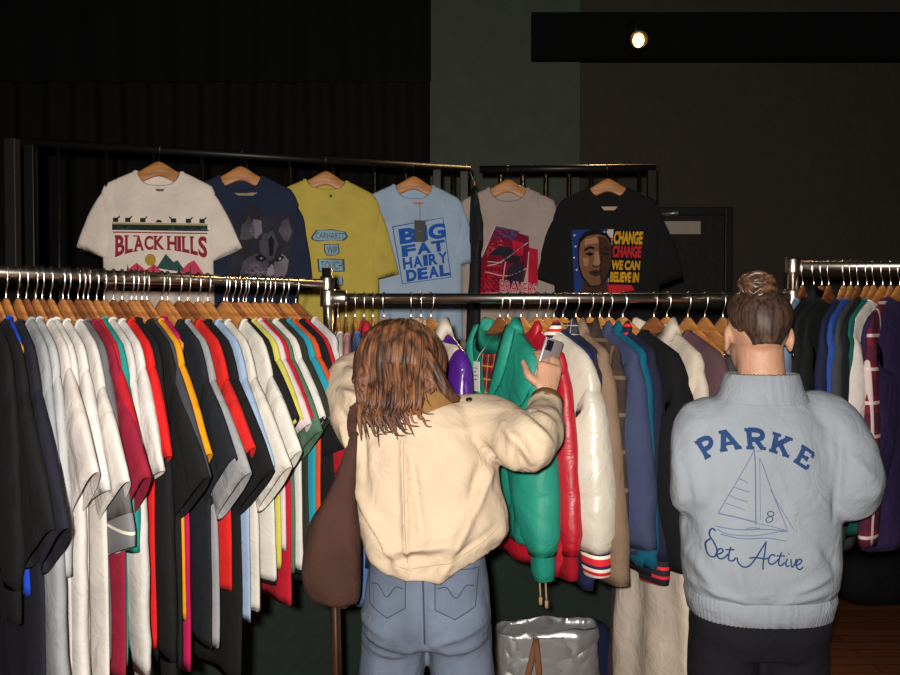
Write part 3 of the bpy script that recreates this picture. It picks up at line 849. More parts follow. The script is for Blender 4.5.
def trousers(px, deg, rgb, label, short):
    p = at(px, 298, 2.352); loc = V((p.x, 2.352, CZ)); yaw = math.radians(deg)
    hanger(loc, yaw, 'wooden hanger seen edge-on with the ' + short, CH, 0, False)
    t = thing('trousers', label, 'trousers', loc, yaw, CG)
    for s in (1, -1):
        bm = bm_new(); rings = []
        for k in range(16):
            f = k/15; z = -0.165 - 0.95*f
            rings.append([V((q.x + 0.01*N3(z*5, s, 1), q.y + 0.012*N3(q.x*9, z*5, s), q.z)) for q in ering(V((s*(0.085+0.01*f), 0, z)), V((0.088-0.012*f, 0, 0)), V((0, 0.018+0.008*f, 0)), 22, 2.6)])
        loft(bm, rings); obj('leg', bm, fabric(rgb), t)
    bm = bm_new(); loft(bm, [ering(V((0, 0, z)), V((0.178, 0, 0)), V((0, 0.017, 0)), 30, 3) for z in (-0.152, -0.157, -0.19, -0.21)]); obj('waistband', bm, fabric(rgb), t)
trousers(688, -78, (110, 140, 176), 'pale blue jeans hung on an edge-on hanger right of the plum coat', 'pale blue jeans')
trousers(705, -80, (72, 72, 76), 'dark grey trousers hung between the pale jeans and the dark jeans', 'dark grey trousers')
trousers(723, -83, (48, 58, 82), 'dark blue jeans hung just left of the second woman\'s ear', 'dark blue jeans')

# ------------------------------------------------------------------ right rack garments
RG = 'clothes on the right rack'; RH = 'wooden hangers on the right rack'
def hang_right(px, deg, kind, mat, name, cat, short, label, dark=False, **kw):
    p = at(px, 266, 2.35); loc = V((p.x, 2.35, RZZ)); yaw = math.radians(deg)
    hanger(loc, yaw, 'wooden hanger inside the ' + short, RH, 0, dark)
    a = dict(D=0.016, sth=0.022, own=0.45, fold=0.012); a.update(kw)
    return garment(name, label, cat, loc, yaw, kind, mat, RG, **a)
FLAN = plaid('maroon_flannel', (104, 28, 44), (50, 24, 44), (206, 190, 186), 11)
RIGHT = [
 (803, -125, 'long', fabric((128,150,182)), 'denim_shirt', 'shirt', 'faded denim shirt by the right post', 'faded denim shirt just right of the chrome post, beside the ear', dict()),
 (814, -131, 'jacket', fabric((24,25,26)), 'jacket', 'jacket', 'black jacket by the right post', 'first black jacket after the denim shirt on the right rack', dict()),
 (822, -131, 'jacket', fabric((30,31,32)), 'jacket', 'jacket', 'soft black jacket', 'soft black jacket beside the navy one on the right rack', dict(collar='fold')),
 (829, -129, 'sweat', fabric((26,27,28)), 'sweatshirt', 'sweatshirt', 'thin black sweatshirt', 'thin black sweatshirt squeezed between soft black and navy', dict()),
 (844, -129, 'sweat', fabric((36,40,74)), 'sweatshirt', 'sweatshirt', 'navy sweatshirt on the right rack', 'navy sweatshirt just before the bright blue one', dict()),
 (851, -129, 'long', fabric((44,84,168)), 'shirt', 'shirt', 'bright blue shirt on the right rack', 'bright blue shirt, a narrow strip on the right rack', dict()),
 (858, -129, 'sweat', fabric((70,72,76)), 'sweatshirt', 'sweatshirt', 'dark grey sweatshirt on the right rack', 'dark grey sweatshirt edge between bright blue and black', dict()),
 (867, -131, 'jacket', fabric((28,30,34)), 'jacket', 'jacket', 'wide black jacket before the white shirt', 'wide black jacket just before the white shirt on the right rack', dict()),
 (874, -133, 'long', fabric((20,110,100)), 'shirt', 'shirt', 'deep teal shirt', 'deep teal shirt, a sliver at the shoulder beside the white one', dict(sl=0.4)),
 (883, -137, 'tee', fabric((232,222,212)), 't_shirt', 'shirt', 'white shirt on the right rack', 'white shirt with long loose sleeve on the right rack', dict(sl=0.28, sa=0.16, L=0.46, sth=0.035, W=0.24)),
 (891, -131, 'long', FLAN, 'flannel_shirt', 'shirt', 'maroon plaid flannel', 'maroon plaid flannel shirt by the right elbow of the blue sweatshirt', dict(L=0.68, sl=0.56, cw=0.12)),
 (900, -139, 'jacket', fabric((54,40,84)), 'jacket', 'jacket', 'dark purple jacket', 'dark purple jacket at the right edge of the picture', dict(L=0.70, sl=0.46, D=0.03, sth=0.035)),
]
for px, deg, kind, mat, name, cat, short, label, kw in RIGHT:
    hang_right(px, deg, kind, mat, name, cat, short, label, dark=R.random() < 0.3, **kw)
# ------------------------------------------------------------------ people
SKIN = fabric((210, 158, 128), 0.55, 0.05, 0.06, spec=0.4)
def hand(bm, wrist, fwd, palm, side, curl=0.5, thumb_curl=0.4, scale=1.0):
    """palm, four fingers and a thumb; fwd: wrist to knuckles, palm: out of the palm, side: towards the thumb"""
    f, p, s = V(fwd).normalized(), V(palm).normalized(), V(side).normalized()
    w = V(wrist)
    k = scale
    tube(bm, [w - f*0.02*k, w + f*0.03*k, w + f*0.085*k], [0.026*k, 0.036*k, 0.041*k], 14, 3, flat=0.42, side=s)
    spread = [(0.030, 0.072, 0.0090), (0.010, 0.080, 0.0094), (-0.011, 0.074, 0.0090), (-0.030, 0.058, 0.0080)]
    for j, (o, L, r) in enumerate(spread):
        b = w + f*0.075*k + s*o*k
        a, pts, q = 0.15, [b], b
        d = f + s*o*1.2; d.normalize()
        for seg, fr in ((0, .45), (1, .32), (2, .25)):
            a += curl * (0.55 if seg == 0 else 0.8)
            dd = d*math.cos(a) + p*math.sin(a)
            q = q + dd * L * fr * k; pts.append(q)
        tube(bm, pts, [r*1.05*k, r*k, r*0.92*k, r*0.75*k], 10, 4)
        ellipsoid(bm, pts[-1], (r*0.78*k,)*3, None, 10, 8)
    b = w + f*0.022*k + s*0.028*k
    d1 = (f*0.65 + s*0.75 + p*0.25*thumb_curl).normalized(); d2 = (f*0.85 + s*0.25 + p*thumb_curl).normalized()
    pts = [b - s*0.012*k, b + d1*0.035*k, b + d1*0.035*k + d2*0.030*k, b + d1*0.035*k + d2*0.053*k]
    tube(bm, pts, [0.0135*k, 0.0125*k, 0.0108*k, 0.008*k], 10, 4)
    ellipsoid(bm, pts[-1], (0.0085*k,)*3, None, 10, 8)

def head_pieces(bm, c, rot, k=1.0):
    """skull, jaw, nose, lips, ears; the face looks along local +y"""
    M = Matrix.Translation(V(c)) @ rot.to_4x4()
    def T(p): return M @ (V(p)*k)
    ellipsoid(bm, T((0, -0.012, 0.025)), (0.074*k, 0.094*k, 0.088*k), rot)
    ellipsoid(bm, T((0, 0.022, -0.035)), (0.060*k, 0.068*k, 0.078*k), rot)
    ellipsoid(bm, T((0, 0.058, -0.088)), (0.030*k, 0.026*k, 0.024*k), rot)
    tube(bm, [T((0, 0.085, 0.018)), T((0, 0.098, -0.008)), T((0, 0.112, -0.030)), T((0, 0.090, -0.038))], [0.009*k, 0.011*k, 0.014*k, 0.009*k], 10, 3)
    for s in (-1, 1):
        ellipsoid(bm, T((s*0.012, 0.094, -0.034)), (0.009*k, 0.009*k, 0.008*k), rot, 10, 8)
        ellipsoid(bm, T((s*0.040, 0.070, -0.025)), (0.024*k, 0.020*k, 0.022*k), rot)
        ellipsoid(bm, T((s*0.030, 0.080, 0.030)), (0.026*k, 0.010*k, 0.009*k), rot)
        e = Matrix.Rotation(s*0.35, 3, 'Z')
        ellipsoid(bm, T((s*0.078, -0.008, -0.008)), (0.009*k, 0.018*k, 0.031*k), rot @ e)
        ellipsoid(bm, T((s*0.080, -0.004, -0.034)), (0.007*k, 0.010*k, 0.011*k), rot @ e)
    ellipsoid(bm, T((0, 0.088, -0.058)), (0.024*k, 0.010*k, 0.006*k), rot)
    ellipsoid(bm, T((0, 0.086, -0.067)), (0.021*k, 0.010*k, 0.007*k), rot)
    return M

def face_parts(root, M, k, brow):
    for s in (-1, 1):
        bm = bm_new(); ellipsoid(bm, M @ V((s*0.030*k, 0.074*k, 0.010*k)), (0.0125*k, 0.012*k, 0.010*k), M.to_3x3()); e = obj('eye', bm, plain('eye_white', (226, 222, 216), 0.25), root)
        bm = bm_new(); ellipsoid(bm, M @ V((s*0.030*k, 0.0835*k, 0.009*k)), (0.0055*k, 0.0035*k, 0.0055*k), M.to_3x3()); obj('iris', bm, plain('iris_brown', (60, 38, 26), 0.2), e)
        bm = bm_new(); tube(bm, [M @ (V(p)*k) for p in ((s*0.014, 0.091, 0.032), (s*0.032, 0.088, 0.040), (s*0.050, 0.074, 0.034))], [0.003*k, 0.0035*k, 0.002*k], 8, 4); obj('eyebrow', bm, brow, root)
    bm = bm_new(); tube(bm, [M @ (V(p)*k) for p in ((-0.020, 0.0935, -0.062), (0, 0.0985, -0.0605), (0.020, 0.0935, -0.062))], [0.003*k, 0.0065*k, 0.003*k], 8, 4); obj('lips', bm, plain('lips_rose', (178, 98, 92), 0.45), root)

def shoe(root, c, yaw, rgb):
    bm = bm_new(); Rm = Matrix.Rotation(yaw, 3, 'Z')
    prof = [(-0.11, 0.030, 0.060), (-0.09, 0.036, 0.085), (-0.03, 0.038, 0.085), (0.03, 0.042, 0.065), (0.09, 0.046, 0.050), (0.13, 0.038, 0.040), (0.15, 0.018, 0.026)]
    rings = []
    for y, w, h in prof:
        rings.append([V(c) + Rm @ V((q.x, y, max(0.0, q.z))) for q in ering(V((0, 0, h*0.5)), V((w, 0, 0)), V((0, 0, h*0.5)), 20, 3)])
    loft(bm, rings); o = obj('shoe', bm, fabric(rgb, 0.6), root)
    bm = bm_new(); loft(bm, [[V((v.x, v.y, z)) for v in [V(c) + Rm @ q for q in [V((math.cos(2*PI*i/28)*0.047*(1 - 0.15*math.sin(2*PI*i/28)), 0.02 + 0.138*math.sin(2*PI*i/28), 0)) for i in range(28)]]] for z in (0.0, 0.02)])
    obj('sole', bm, plain('shoe_sole', (210, 205, 198), 0.7), o)

def creases(bm, lst, facing=-0.1):
    """soft ridges and valleys along given lines in the x-z plane, on the side facing the photographer"""
    segs = [(V(a), V(b), amp, wd) for a, b, amp, wd in lst]
    def fn(p, n):
        if n.y > facing: return 0.0
        q = V((p.x, p.z)); o = 0.0
        for a, b, amp, wd in segs:
            d = b - a; t = max(0, min(1, (q-a).dot(d) / d.length_squared)); dist = (q - a - d*t)
            u = dist.length / wd
            if u < 3:
                sgn = 1 if (d.x*dist.y - d.y*dist.x) > 0 else -1
                o += amp * math.exp(-u*u) * (1 - 0.35*sgn*min(1, u)) * (0.35 + 0.65*math.sin(PI*min(1, max(0, t*0.9+0.05))))
        return o
    displace(bm, fn)

def xz(px, py, d):
    p = at(px, py, d); return (p.x, p.z)

# ============================================================ the woman in the cream jacket
W1 = thing('person', 'woman with long brown hair in cream jacket and jeans, reaching into the rack', 'person', (0, 0, 0))
hc = at(399, 377, 1.92) + V((0, 0, 0.005))
rot1 = Matrix.Rotation(0.10, 3, 'Z') @ Matrix.Rotation(-0.28, 3, 'X') @ Matrix.Rotation(0.10, 3, 'Y')
shL, elL, wrL = V((-0.205, 1.93, 1.355)), V((-0.252, 2.07, 1.430)), V((-0.18, 2.20, 1.500))
shR, elR = V((0.085, 1.96, 1.350)), V((0.182, 1.81, 1.305))
wrR = at(545, 400, 2.02)
bm = bm_new()
M1 = head_pieces(bm, hc, rot1, 1.0)
tube(bm, [(-0.085, 1.93, 1.36), (-0.10, 1.925, 1.42), hc + V((0.0, -0.005, -0.03))], [0.062, 0.050, 0.052], 18, 3)
# trunk
loft(bm, [ering(V(c), V((a, 0, 0)), V((0, b, 0)), 28, 2.4) for c, a, b in (((-0.055, 1.94, 0.84), .12, .08), ((-0.055, 1.93, 0.92), .150, .095), ((-0.05, 1.93, 1.02), .128, .085), ((-0.055, 1.93, 1.15), .135, .090), ((-0.06, 1.93, 1.26), .150, .095), ((-0.065, 1.935, 1.34), .150, .075), ((-0.085, 1.93, 1.385), .075, .055))])
tube(bm, [shL + V((0.05, 0, -0.01)), shL, elL, wrL], [0.05, 0.052, 0.040, 0.028], 14, 4)
tube(bm, [shR + V((-0.05, 0, -0.01)), shR, elR, wrR], [0.05, 0.052, 0.040, 0.027], 14, 4)
hand(bm, wrL + V((0.01, 0.012, 0.012)), (0.35, 0.6, 0.6), (0.6, 0.1, -0.5), (0.5, -0.6, 0.5), 0.5)
# right hand: fingers close round the phone, thumb towards the photographer's left
fR = (V((0.015, 0.03, 0.085))).normalized()
hand(bm, wrR + V((0.004, 0.012, 0.014)), fR, (-0.35, 0.93, -0.1), (-0.94, -0.35, 0.1), 0.55, 0.5, 0.92)
for s, x in ((-1, -0.140), (1, 0.028)):
    tube(bm, [(x, 1.94, 0.88), (x - 0.0, 1.94, 0.70), (x, 1.945, 0.48), (x, 1.955, 0.28), (x, 1.96, 0.06)], [0.060, 0.062, 0.050, 0.048, 0.035], 16, 3)
    tube(bm, [(x, 1.94, 0.045), (x, 2.05, 0.035), (x, 2.12, 0.025)], [0.030, 0.032, 0.022], 12, 3)
obj('body', fuse(bm, 0.0048, 3), SKIN, W1)
HAIR1 = streaky('brown_auburn_hair', (52, 33, 25), (134, 88, 57), (55, 55, 4), 0.55, 0.3, 0.25, (0.40, 0.74))
face_parts(W1, M1, 1.0, HAIR1)

# jeans
JEANS = fabric((112, 123, 142), 0.9, 0.5, 0.3, 420)
bm = bm_new()
loft(bm, [ering(V(c), V((a, 0, 0)), V((0, b, 0)), 36, 2.5) for c, a, b in (((-0.052, 1.935, 1.03), .137, .098), ((-0.055, 1.93, 0.95), .150, .108), ((-0.056, 1.93, 0.88), .158, .115), ((-0.056, 1.935, 0.825), .152, .105))])
for s in (-1, 1):
    x = -0.056 + s*0.081
    ellipsoid(bm, (x + s*-0.004, 1.885, 0.885), (0.074, 0.066, 0.085))
    tube(bm, [(x, 1.932, 0.86), (x + s*0.004, 1.932, 0.76), (x + s*0.006, 1.935, 0.60), (x + s*0.007, 1.94, 0.45), (x + s*0.008, 1.945, 0.25), (x + s*0.008, 1.95, 0.05)], [0.077, 0.080, 0.079, 0.076, 0.075, 0.078], 24, 4, flat=1.10, side=(1, 0, 0))
bm = fuse(bm, 0.007, 6)
displace(bm, lambda p, n: 0.004*N3(p.x*16, p.y*16, p.z*12) + 0.006*N3(p.x*7, p.y*7, p.z*5 + 3) * (1 if p.z < 0.8 else 0.4))
jd = 1.85
creases(bm, [(xz(362, 618, jd), xz(405, 640, jd), 0.0119, 0.0100), (xz(365, 632, jd), xz(412, 648, jd), 0.0119, 0.0100), (xz(372, 650, jd), xz(410, 655, jd), 0.0085, 0.0090),
             (xz(435, 640, jd), xz(482, 622, jd), 0.0102, 0.0100), (xz(438, 652, jd), xz(486, 640, jd), 0.0102, 0.0100),
             (xz(424, 590, jd), xz(424, 640, jd), -0.0102, 0.0080)])
JB = bvh_of(bm)
jeans = obj('jeans', bm, JEANS, W1)
PK = fabric((106, 117, 136), 0.9, 0.5, 0.22, 420); ST = fabric((52, 66, 92), 0.9, 0.2)
def pocket(cx, cy, w, h, lean):
    pr = Print(); c = V(xz(cx, cy, jd)); k = jd/F
    pts = [(-w/2, h*.45), (w/2, h*.45), (w/2*.92, -h*.30), (0, -h*.52), (-w/2*.92, -h*.30)]
    q = [(c.x + (x + lean*y)*k, c.y + y*k) for x, y in pts]
    pr.poly(q); po = pr.lay('back_pocket', JB, PK, jeans, 0.0035, 0.010)
    pr = Print()
    pr.stroke([(c.x + x*k, c.y + y*k) for x, y in ((-w*.42, h*.10), (-w*.22, h*.12), (0, -h*.10), (w*.22, h*.12), (w*.42, h*.10))], 0.0022, sub=5)
    pr.stroke(q + [q[0]], 0.0025)
    pr.lay('stitching', JB, ST, po, 0.0048, 0.008)
pocket(387, 590, 40, 46, -0.05); pocket(456, 590, 44, 48, 0.05)
pr = Print(); pr.stroke([xz(423, 574, jd), xz(424, 600, jd), xz(425, 640, jd)], 0.004, sub=4); pr.lay('seat_seam', JB, ST, jeans, 0.002, 0.008)
for s in (-1, 1): shoe(W1, (-0.056 + s*0.088, 1.99, 0), 0.0, (190, 188, 184))

# cream jacket
CREAM = fabric((221, 198, 170), 0.9, 0.3, 0.05, 300)
CORD = fabric((148, 108, 62), 0.95, 0.8, 0.15, 160)
bm = bm_new()
rows = []
prof = [  # z, centre x, half width, half depth, y
 (1.055, -0.040, .172, .132, 1.93), (1.09, -0.038, .184, .142, 1.93), (1.13, -0.042, .184, .140, 1.93), (1.18, -0.052, .178, .132, 1.93), (1.24, -0.062, .176, .126, 1.93),
 (1.30, -0.066, .180, .122, 1.935), (1.345, -0.068, .172, .110, 1.94), (1.378, -0.075, .135, .088, 1.94), (1.402, -0.088, .086, .066, 1.935)]
n = 56
for z, cx, a, b, y in prof:
    r = []
    for q in ering(V((cx, y, z)), V((a, 0, 0)), V((0, b, 0)), n, 2.5):
        r.append(q)
    rows.append(r)
hemz = []
for i, q in enumerate(rows[0]):
    ang = 2*PI*i/n
    back = max(0, -math.sin(ang))
    u = (q.x + 0.085) / 0.15
    dip = -0.058 * math.exp(-(u*u)*0.9) * back + 0.012*(1-back)
    hemz.append(V((q.x, q.y, q.z + dip)))
def sc_(k, dz): return [V((c.x + (p.x-c.x)*k, c.y + (p.y-c.y)*k, p.z + dz)) for p in hemz]
c = sum(hemz, V())/n
loft(bm, [sc_(0.4, 0.06), sc_(0.7, 0.03), sc_(0.88, 0.004), sc_(0.96, -0.004), sc_(1.0, 0.006)] + rows[1:])
tube(bm, [shL + V((0.07, 0, -0.02)), shL + V((0.02, -0.005, -0.02)), shL.lerp(elL, .5) + V((0, -0.01, -0.015)), elL, elL.lerp(wrL, .6), wrL], [0.080, 0.086, 0.080, 0.072, 0.060, 0.046], 24, 5)
tube(bm, [shR + V((-0.07, 0, -0.02)), shR + V((-0.015, -0.01, -0.015)), shR.lerp(elR, .55), elR + V((0.0, 0.0, 0.0)), elR.lerp(wrR, .5) + V((0.006, 0, -0.012)), wrR + V((-0.003, -0.008, -0.012))], [0.082, 0.086, 0.072, 0.060, 0.055, 0.042], 24, 5)
bm = fuse(bm, 0.0065, 5)
displace(bm, lambda p, n: 0.008*N3(p.x*10, p.y*10, p.z*9) + 0.005*N3(p.x*22, p.y*22, p.z*18))
d = 1.82
creases(bm, [
 (xz(404, 440, d), xz(408, 560, d), 0.0170, 0.0069), (xz(412, 455, d), xz(425, 545, d), -0.0119, 0.0092),
 (xz(358, 495, d), xz(405, 570, d), 0.0204, 0.0138), (xz(365, 520, d), xz(390, 555, d), -0.0136, 0.0092),
 (xz(492, 475, d), xz(438, 580, d), 0.0204, 0.0138), (xz(480, 470, d), xz(470, 520, d), -0.0102, 0.0138),
 (xz(390, 545, d), xz(455, 540, d), 0.0170, 0.0115), (xz(380, 560, d), xz(440, 552, d), -0.0102, 0.0092),
 (xz(420, 572, d), xz(500, 525, d), -0.0068, 0.0092), (xz(475, 440, d), xz(500, 470, d), -0.0170, 0.0115),
 (xz(505, 425, d), xz(530, 455, d), 0.0170, 0.0115), (xz(520, 415, d), xz(548, 440, d), 0.0170, 0.0103), (xz(515, 440, d), xz(525, 470, d), -0.0153, 0.0103), (xz(535, 415, d), xz(555, 425, d), 0.0136, 0.0092),
 (xz(338, 375, d), xz(358, 385, d), 0.0153, 0.0092), (xz(334, 395, d), xz(356, 402, d), 0.0153, 0.0092), (xz(336, 412, d), xz(352, 440, d), -0.0136, 0.0103), (xz(340, 430, d), xz(352, 460, d), 0.0119, 0.0103),
 (xz(360, 420, d), xz(365, 480, d), -0.0102, 0.0092), (xz(440, 430, d), xz(470, 460, d), 0.0085, 0.0230)])
JKB = bvh_of(bm)
jacket = obj('jacket', bm, CREAM, W1)
# corduroy collar, folded
cc = V((-0.088, 1.935, 1.395)); cr_ = ering(V((0, 0, 0)), V((0.082, 0, 0)), V((0, 0.064, 0)), 44, 2.2)
bm = bm_new()
def cring(k, dz, drop=0.0): return [cc + V((p.x*k, p.y*k, dz - drop*max(0, -p.y)/0.064)) for p in cr_]
loft(bm, [cring(0.95, 0.0), cring(0.92, 0.045), cring(1.0, 0.055), cring(1.16, 0.030, 0.006), cring(1.36, -0.004, 0.012), cring(1.33, -0.010, 0.012), cring(1.08, 0.018)], False, False)
obj('collar', bm, CORD, jacket, True, 'brown corduroy collar')
def cuff_at(w, dirv, r, parent, L=0.045):
    bm = bm_new(); dv = V(dirv).normalized()
    tube(bm, [w - dv*L*0.5, w - dv*L*0.45, w + dv*L*0.45, w + dv*L*0.5], [r*0.96, r, r*0.97, r*0.92], 24)
    displace(bm, lambda p, n: 0.002*N3(p.x*40, p.y*40, p.z*40))
    obj('cuff', bm, CORD, parent, True, 'brown corduroy cuff')
cuff_at(wrR + V((0.0, -0.006, -0.014)), wrR - elR, 0.044, jacket)
cuff_at(wrL, wrL - elL, 0.046, jacket)
for px, py in ((470, 404), (350, 411)):
    h = JKB.ray_cast(V((at(px, py, d).x, 1.0, at(px, py, d).z)), V((0, 1, 0)))
    if h[0] is None: h = JKB.find_nearest(at(px, py, 1.85))
    bm = bm_new(); q = h[1].to_track_quat('Z', 'Y').to_matrix()
    rings = [[h[0] + q @ V((math.cos(2*PI*i/16)*r, math.sin(2*PI*i/16)*r, zz)) for i in range(16)] for r, zz in ((0.008, -0.004), (0.008, 0.003), (0.0055, 0.0045), (0.005, 0.003))]
    loft(bm, rings); obj('button', bm, plain('dark_button', (50, 38, 30), 0.35, 0.3), jacket)
pr = Print()
for row in ([(376, 548), (390, 558), (412, 568)], [(412, 566), (450, 558), (484, 540), (500, 528)]):
    pr.stroke([xz(a, b, d) for a, b in row], 0.0016, sub=4)
pr.stroke([xz(404, 440, d), xz(405, 500, d), xz(408, 560, d)], 0.0016, sub=4)
pr.lay('seams', JKB, fabric((186, 160, 122), 0.9), jacket, 0.0015, 0.008)

# hair: locks falling from the crown over the collar
def locks(name, M, rx, ry, rz, count, zend, seed, mat, root, thick=0.0085, phis=(-2.2, 2.2), backy=None):
    rnd = random.Random(seed)
    bm = bm_new()
    ellipsoid(bm, M @ V((0, -0.012, 0.022)), (rx*0.92, ry*0.92, rz*0.92), M.to_3x3(), 28, 18)
    for i in range(count):
        ph = rnd.uniform(*phis); a0 = rnd.uniform(0.02, 0.7); lay = rnd.uniform(0.97, 1.07)
        pts = []
        for t in range(6):
            al = a0 + (1.75 - a0) * t/5
            loc = V((math.sin(al)*math.sin(ph)*rx*lay, -math.sin(al)*math.cos(ph)*ry*lay, math.cos(al)*rz*lay))
            pts.append(M @ (V((0, -0.012, 0.022)) + loc))
        ze = zend(ph, rnd)
        p = pts[-1]; steps = 7; z0 = p.z; dx = rnd.uniform(-0.018, 0.018); cur = rnd.uniform(-0.012, 0.028)
        for s in range(1, steps+1):
            f = s/steps; z = z0 + (ze - z0)*f
            x = p.x + dx*f + cur*f*f*f + 0.004*N3(z*14, i, 1) - math.sin(ph)*0.025*f
            y = p.y + 0.004*N3(z*12, i, 7)
            if backy: y = y + (backy(x, z, ph) - y) * min(1, f*1.6) if math.cos(ph) > -0.1 else y
            pts.append(V((x, y, z)))
        r = thick * rnd.uniform(0.6, 1.25)
        rad = [r*0.7] + [r]*(len(pts)-4) + [r*0.85, r*0.5, r*0.12]
        tube(bm, pts, rad, 6, 2, flat=0.55, side=(1, 0, 0))
    return obj(name, bm, mat, root)
def zend1(ph, rnd):
    q = rnd.random()
    if math.sin(ph) > 0.55: return 1.475 - 0.05*q**1.5
    if math.sin(ph) > 0.10: return 1.475 - 0.09*q**3
    return (1.470 if math.sin(ph) > -0.35 else 1.45) - 0.15*q**4.5
def back1(x, z, ph):
    yb = 1.815 + 0.10*max(0, abs(x+0.075)-0.10)
    return yb - 0.004 if z < 1.40 else 1.825
locks('hair', M1, 0.100, 0.110, 0.104, 360, zend1, 5, HAIR1, W1, 0.0062, (-1.9, 1.9), back1)
rnd = random.Random(9)
bm = bm_new()
for i in range(30):   # long thin ends lying on the back, curling at the tips
    x0 = rnd.uniform(368, 425); x1 = x0 + rnd.uniform(-8, 6); ye = 440 - abs(x1-385)*0.35 - rnd.uniform(0, 22); cu = rnd.uniform(4, 12)
    dd = 1.795
    tube(bm, [at(x0, rnd.uniform(335, 378), 1.88), at((x0+x1)/2, 398, 1.79), at(x1-3, (398+ye)/2+2, dd), at(x1, ye-7, dd), at(x1+cu*.5, ye, dd), at(x1+cu*1.3, ye+1, dd+.002)], [.003, .0034, .0034, .003, .002, .0006], 6, 4, flat=.6)
obj('hair_ends', bm, HAIR1, W1)
bm = bm_new(); rnd = random.Random(3)
for i in range(16):   # the loose lock blown over the right shoulder
    o = V((rnd.uniform(-.008, .008), rnd.uniform(-.012, .012), rnd.uniform(-.010, .010)))
    tube(bm, [at(425, 352, 1.84)+o, at(436, 372, 1.825)+o, at(444, 388, 1.82)+o*.8, at(452, 397, 1.825)+o*.6, at(459, 397 + rnd.uniform(-2, 3), 1.83)+o*.3], [.007, .008, .007, .005, .001], 6, 3, flat=.6)
obj('hair_lock', bm, HAIR1, W1)

# phone in her hand
ph = thing('phone', 'dark phone with a bright edge held by the woman in cream', 'phone', at(548, 361, 2.075))
Rp = Matrix.Rotation(0.30, 3, 'Y') @ Matrix.Rotation(0.75, 3, 'Z')
bm = bm_new(); add_box(bm, (-0.036, -0.0042, -0.058), (0.036, 0.0042, 0.058), 0.0035)
for v in bm.verts: v.co = Rp @ v.co
obj('case', bm, plain('phone_case', (150, 142, 142), 0.3, 0.3), ph)
bm = bm_new(); add_box(bm, (-0.033, 0.0043, -0.054), (0.033, 0.0048, 0.054))
for v in bm.verts: v.co = Rp @ v.co
obj('screen', bm, plain('phone_glass', (16, 16, 20), 0.08), ph, False)
bm = bm_new(); add_box(bm, (-0.031, -0.0062, 0.026), (-0.006, -0.0040, 0.053), 0.002)
for v in bm.verts: v.co = Rp @ v.co
obj('camera_bump', bm, plain('phone_lens', (28, 28, 32), 0.15, 0.3), ph)

# brown tote under her left arm
BROWN = fabric((78, 52, 44), 0.95, 0.6, 0.12, 180)
bagt = thing('tote_bag', 'dark brown suede tote hanging from the left shoulder of the woman in cream', 'bag', (0, 0, 0))
d2 = 1.86
L_ = [(351, 432), (343, 455), (334, 480), (322, 503), (311, 520), (305, 545), (303, 575), (308, 595), (316, 604)]
R_ = [(358, 432), (357, 455), (356, 480), (357, 503), (359, 520), (361, 545), (361, 575), (360, 595), (357, 604)]
bm = bm_new(); rings = []
LL = catmull([V((a, 0, b)) for a, b in L_], 3); RR = catmull([V((a, 0, b)) for a, b in R_], 3)
for i, (a, b) in enumerate(zip(LL, RR)):
    pa_, pb_ = at(a.x, a.z, d2), at(b.x, b.z, d2)
    f = i/(len(LL)-1); th = 0.012 + 0.040*math.sin(PI*min(1, max(0, f-0.12)*1.05))**0.8
    if i == len(LL)-1: th *= 0.6
    c = (pa_+pb_)/2; u = (pb_-pa_)/2
    rings.append([q + V((0, 0.016*N3(q.x*22, q.z*9, 2), 0)) for q in ering(c, u, V((0, th, 0)), 32, 3)])
loft(bm, rings); obj('body', bm, BROWN, bagt)
bm = bm_new()
for yy, k in ((0, 0), (0.02, 1)):
    pts = [at(354, 436, d2), at(352, 424, 1.855), at(355, 410, 1.835), V((-0.19, 1.86, 1.415)), V((-0.20, 1.93, 1.452)), V((-0.195, 2.00, 1.42))]
tube(bm, pts, [0.013, 0.012, 0.012, 0.012, 0.012, 0.012], 12, 5, flat=0.35, side=(1, 0, 0))
obj('strap', bm, BROWN, bagt)

# ============================================================ the woman in the pale blue sweatshirt
W2 = thing('person', 'woman with a hair bun in pale blue sweatshirt, back turned, at the right', 'person', (0, 0, 0))
h2 = at(757, 335, 1.98); h2 = V((h2.x, 1.98, h2.z + 0.0))
rot2 = Matrix.Rotation(-0.04, 3, 'Z') @ Matrix.Rotation(-0.16, 3, 'X')
sL, eL, wL = V((0.612, 1.96, 1.355)), V((0.614, 1.95, 1.18)), V((0.66, 2.14, 1.22))
sR, eR, wR = V((0.922, 1.96, 1.365)), V((0.966, 1.93, 1.20)), V((0.94, 2.13, 1.21))
cx2 = 0.765
bm = bm_new()
M2 = head_pieces(bm, h2, rot2, 0.97)
tube(bm, [(cx2, 1.965, 1.37), (cx2, 1.96, 1.44), h2 + V((0, -0.012, -0.02))], [0.068, 0.056, 0.056], 20, 3)
loft(bm, [ering(V(c), V((a, 0, 0)), V((0, b, 0)), 28, 2.4) for c, a, b in (((cx2, 1.98, 0.82), .12, .08), ((cx2, 1.97, 0.90), .135, .09), ((cx2, 1.97, 1.02), .130, .09), ((cx2, 1.97, 1.18), .140, .092), ((cx2, 1.97, 1.29), .155, .095), ((cx2, 1.965, 1.345), .135, .070), ((cx2, 1.96, 1.40), .07, .055))])
for a_, b_, c_ in ((sL, eL, wL), (sR, eR, wR)):
    m = 0.05 if a_ is sL else -0.05
    a2_ = a_ + V((m*0.4, 0, -0.045))
    tube(bm, [a_ + V((m, 0, -0.03)), a2_, b_, c_], [0.045, 0.042, 0.036, 0.028], 14, 4)
hand(bm, wL + V((0.005, 0.015, 0.003)), (0.3, 0.9, 0.1), (0.3, 0.1, -0.9), (0.9, -0.3, 0.2), 0.45)
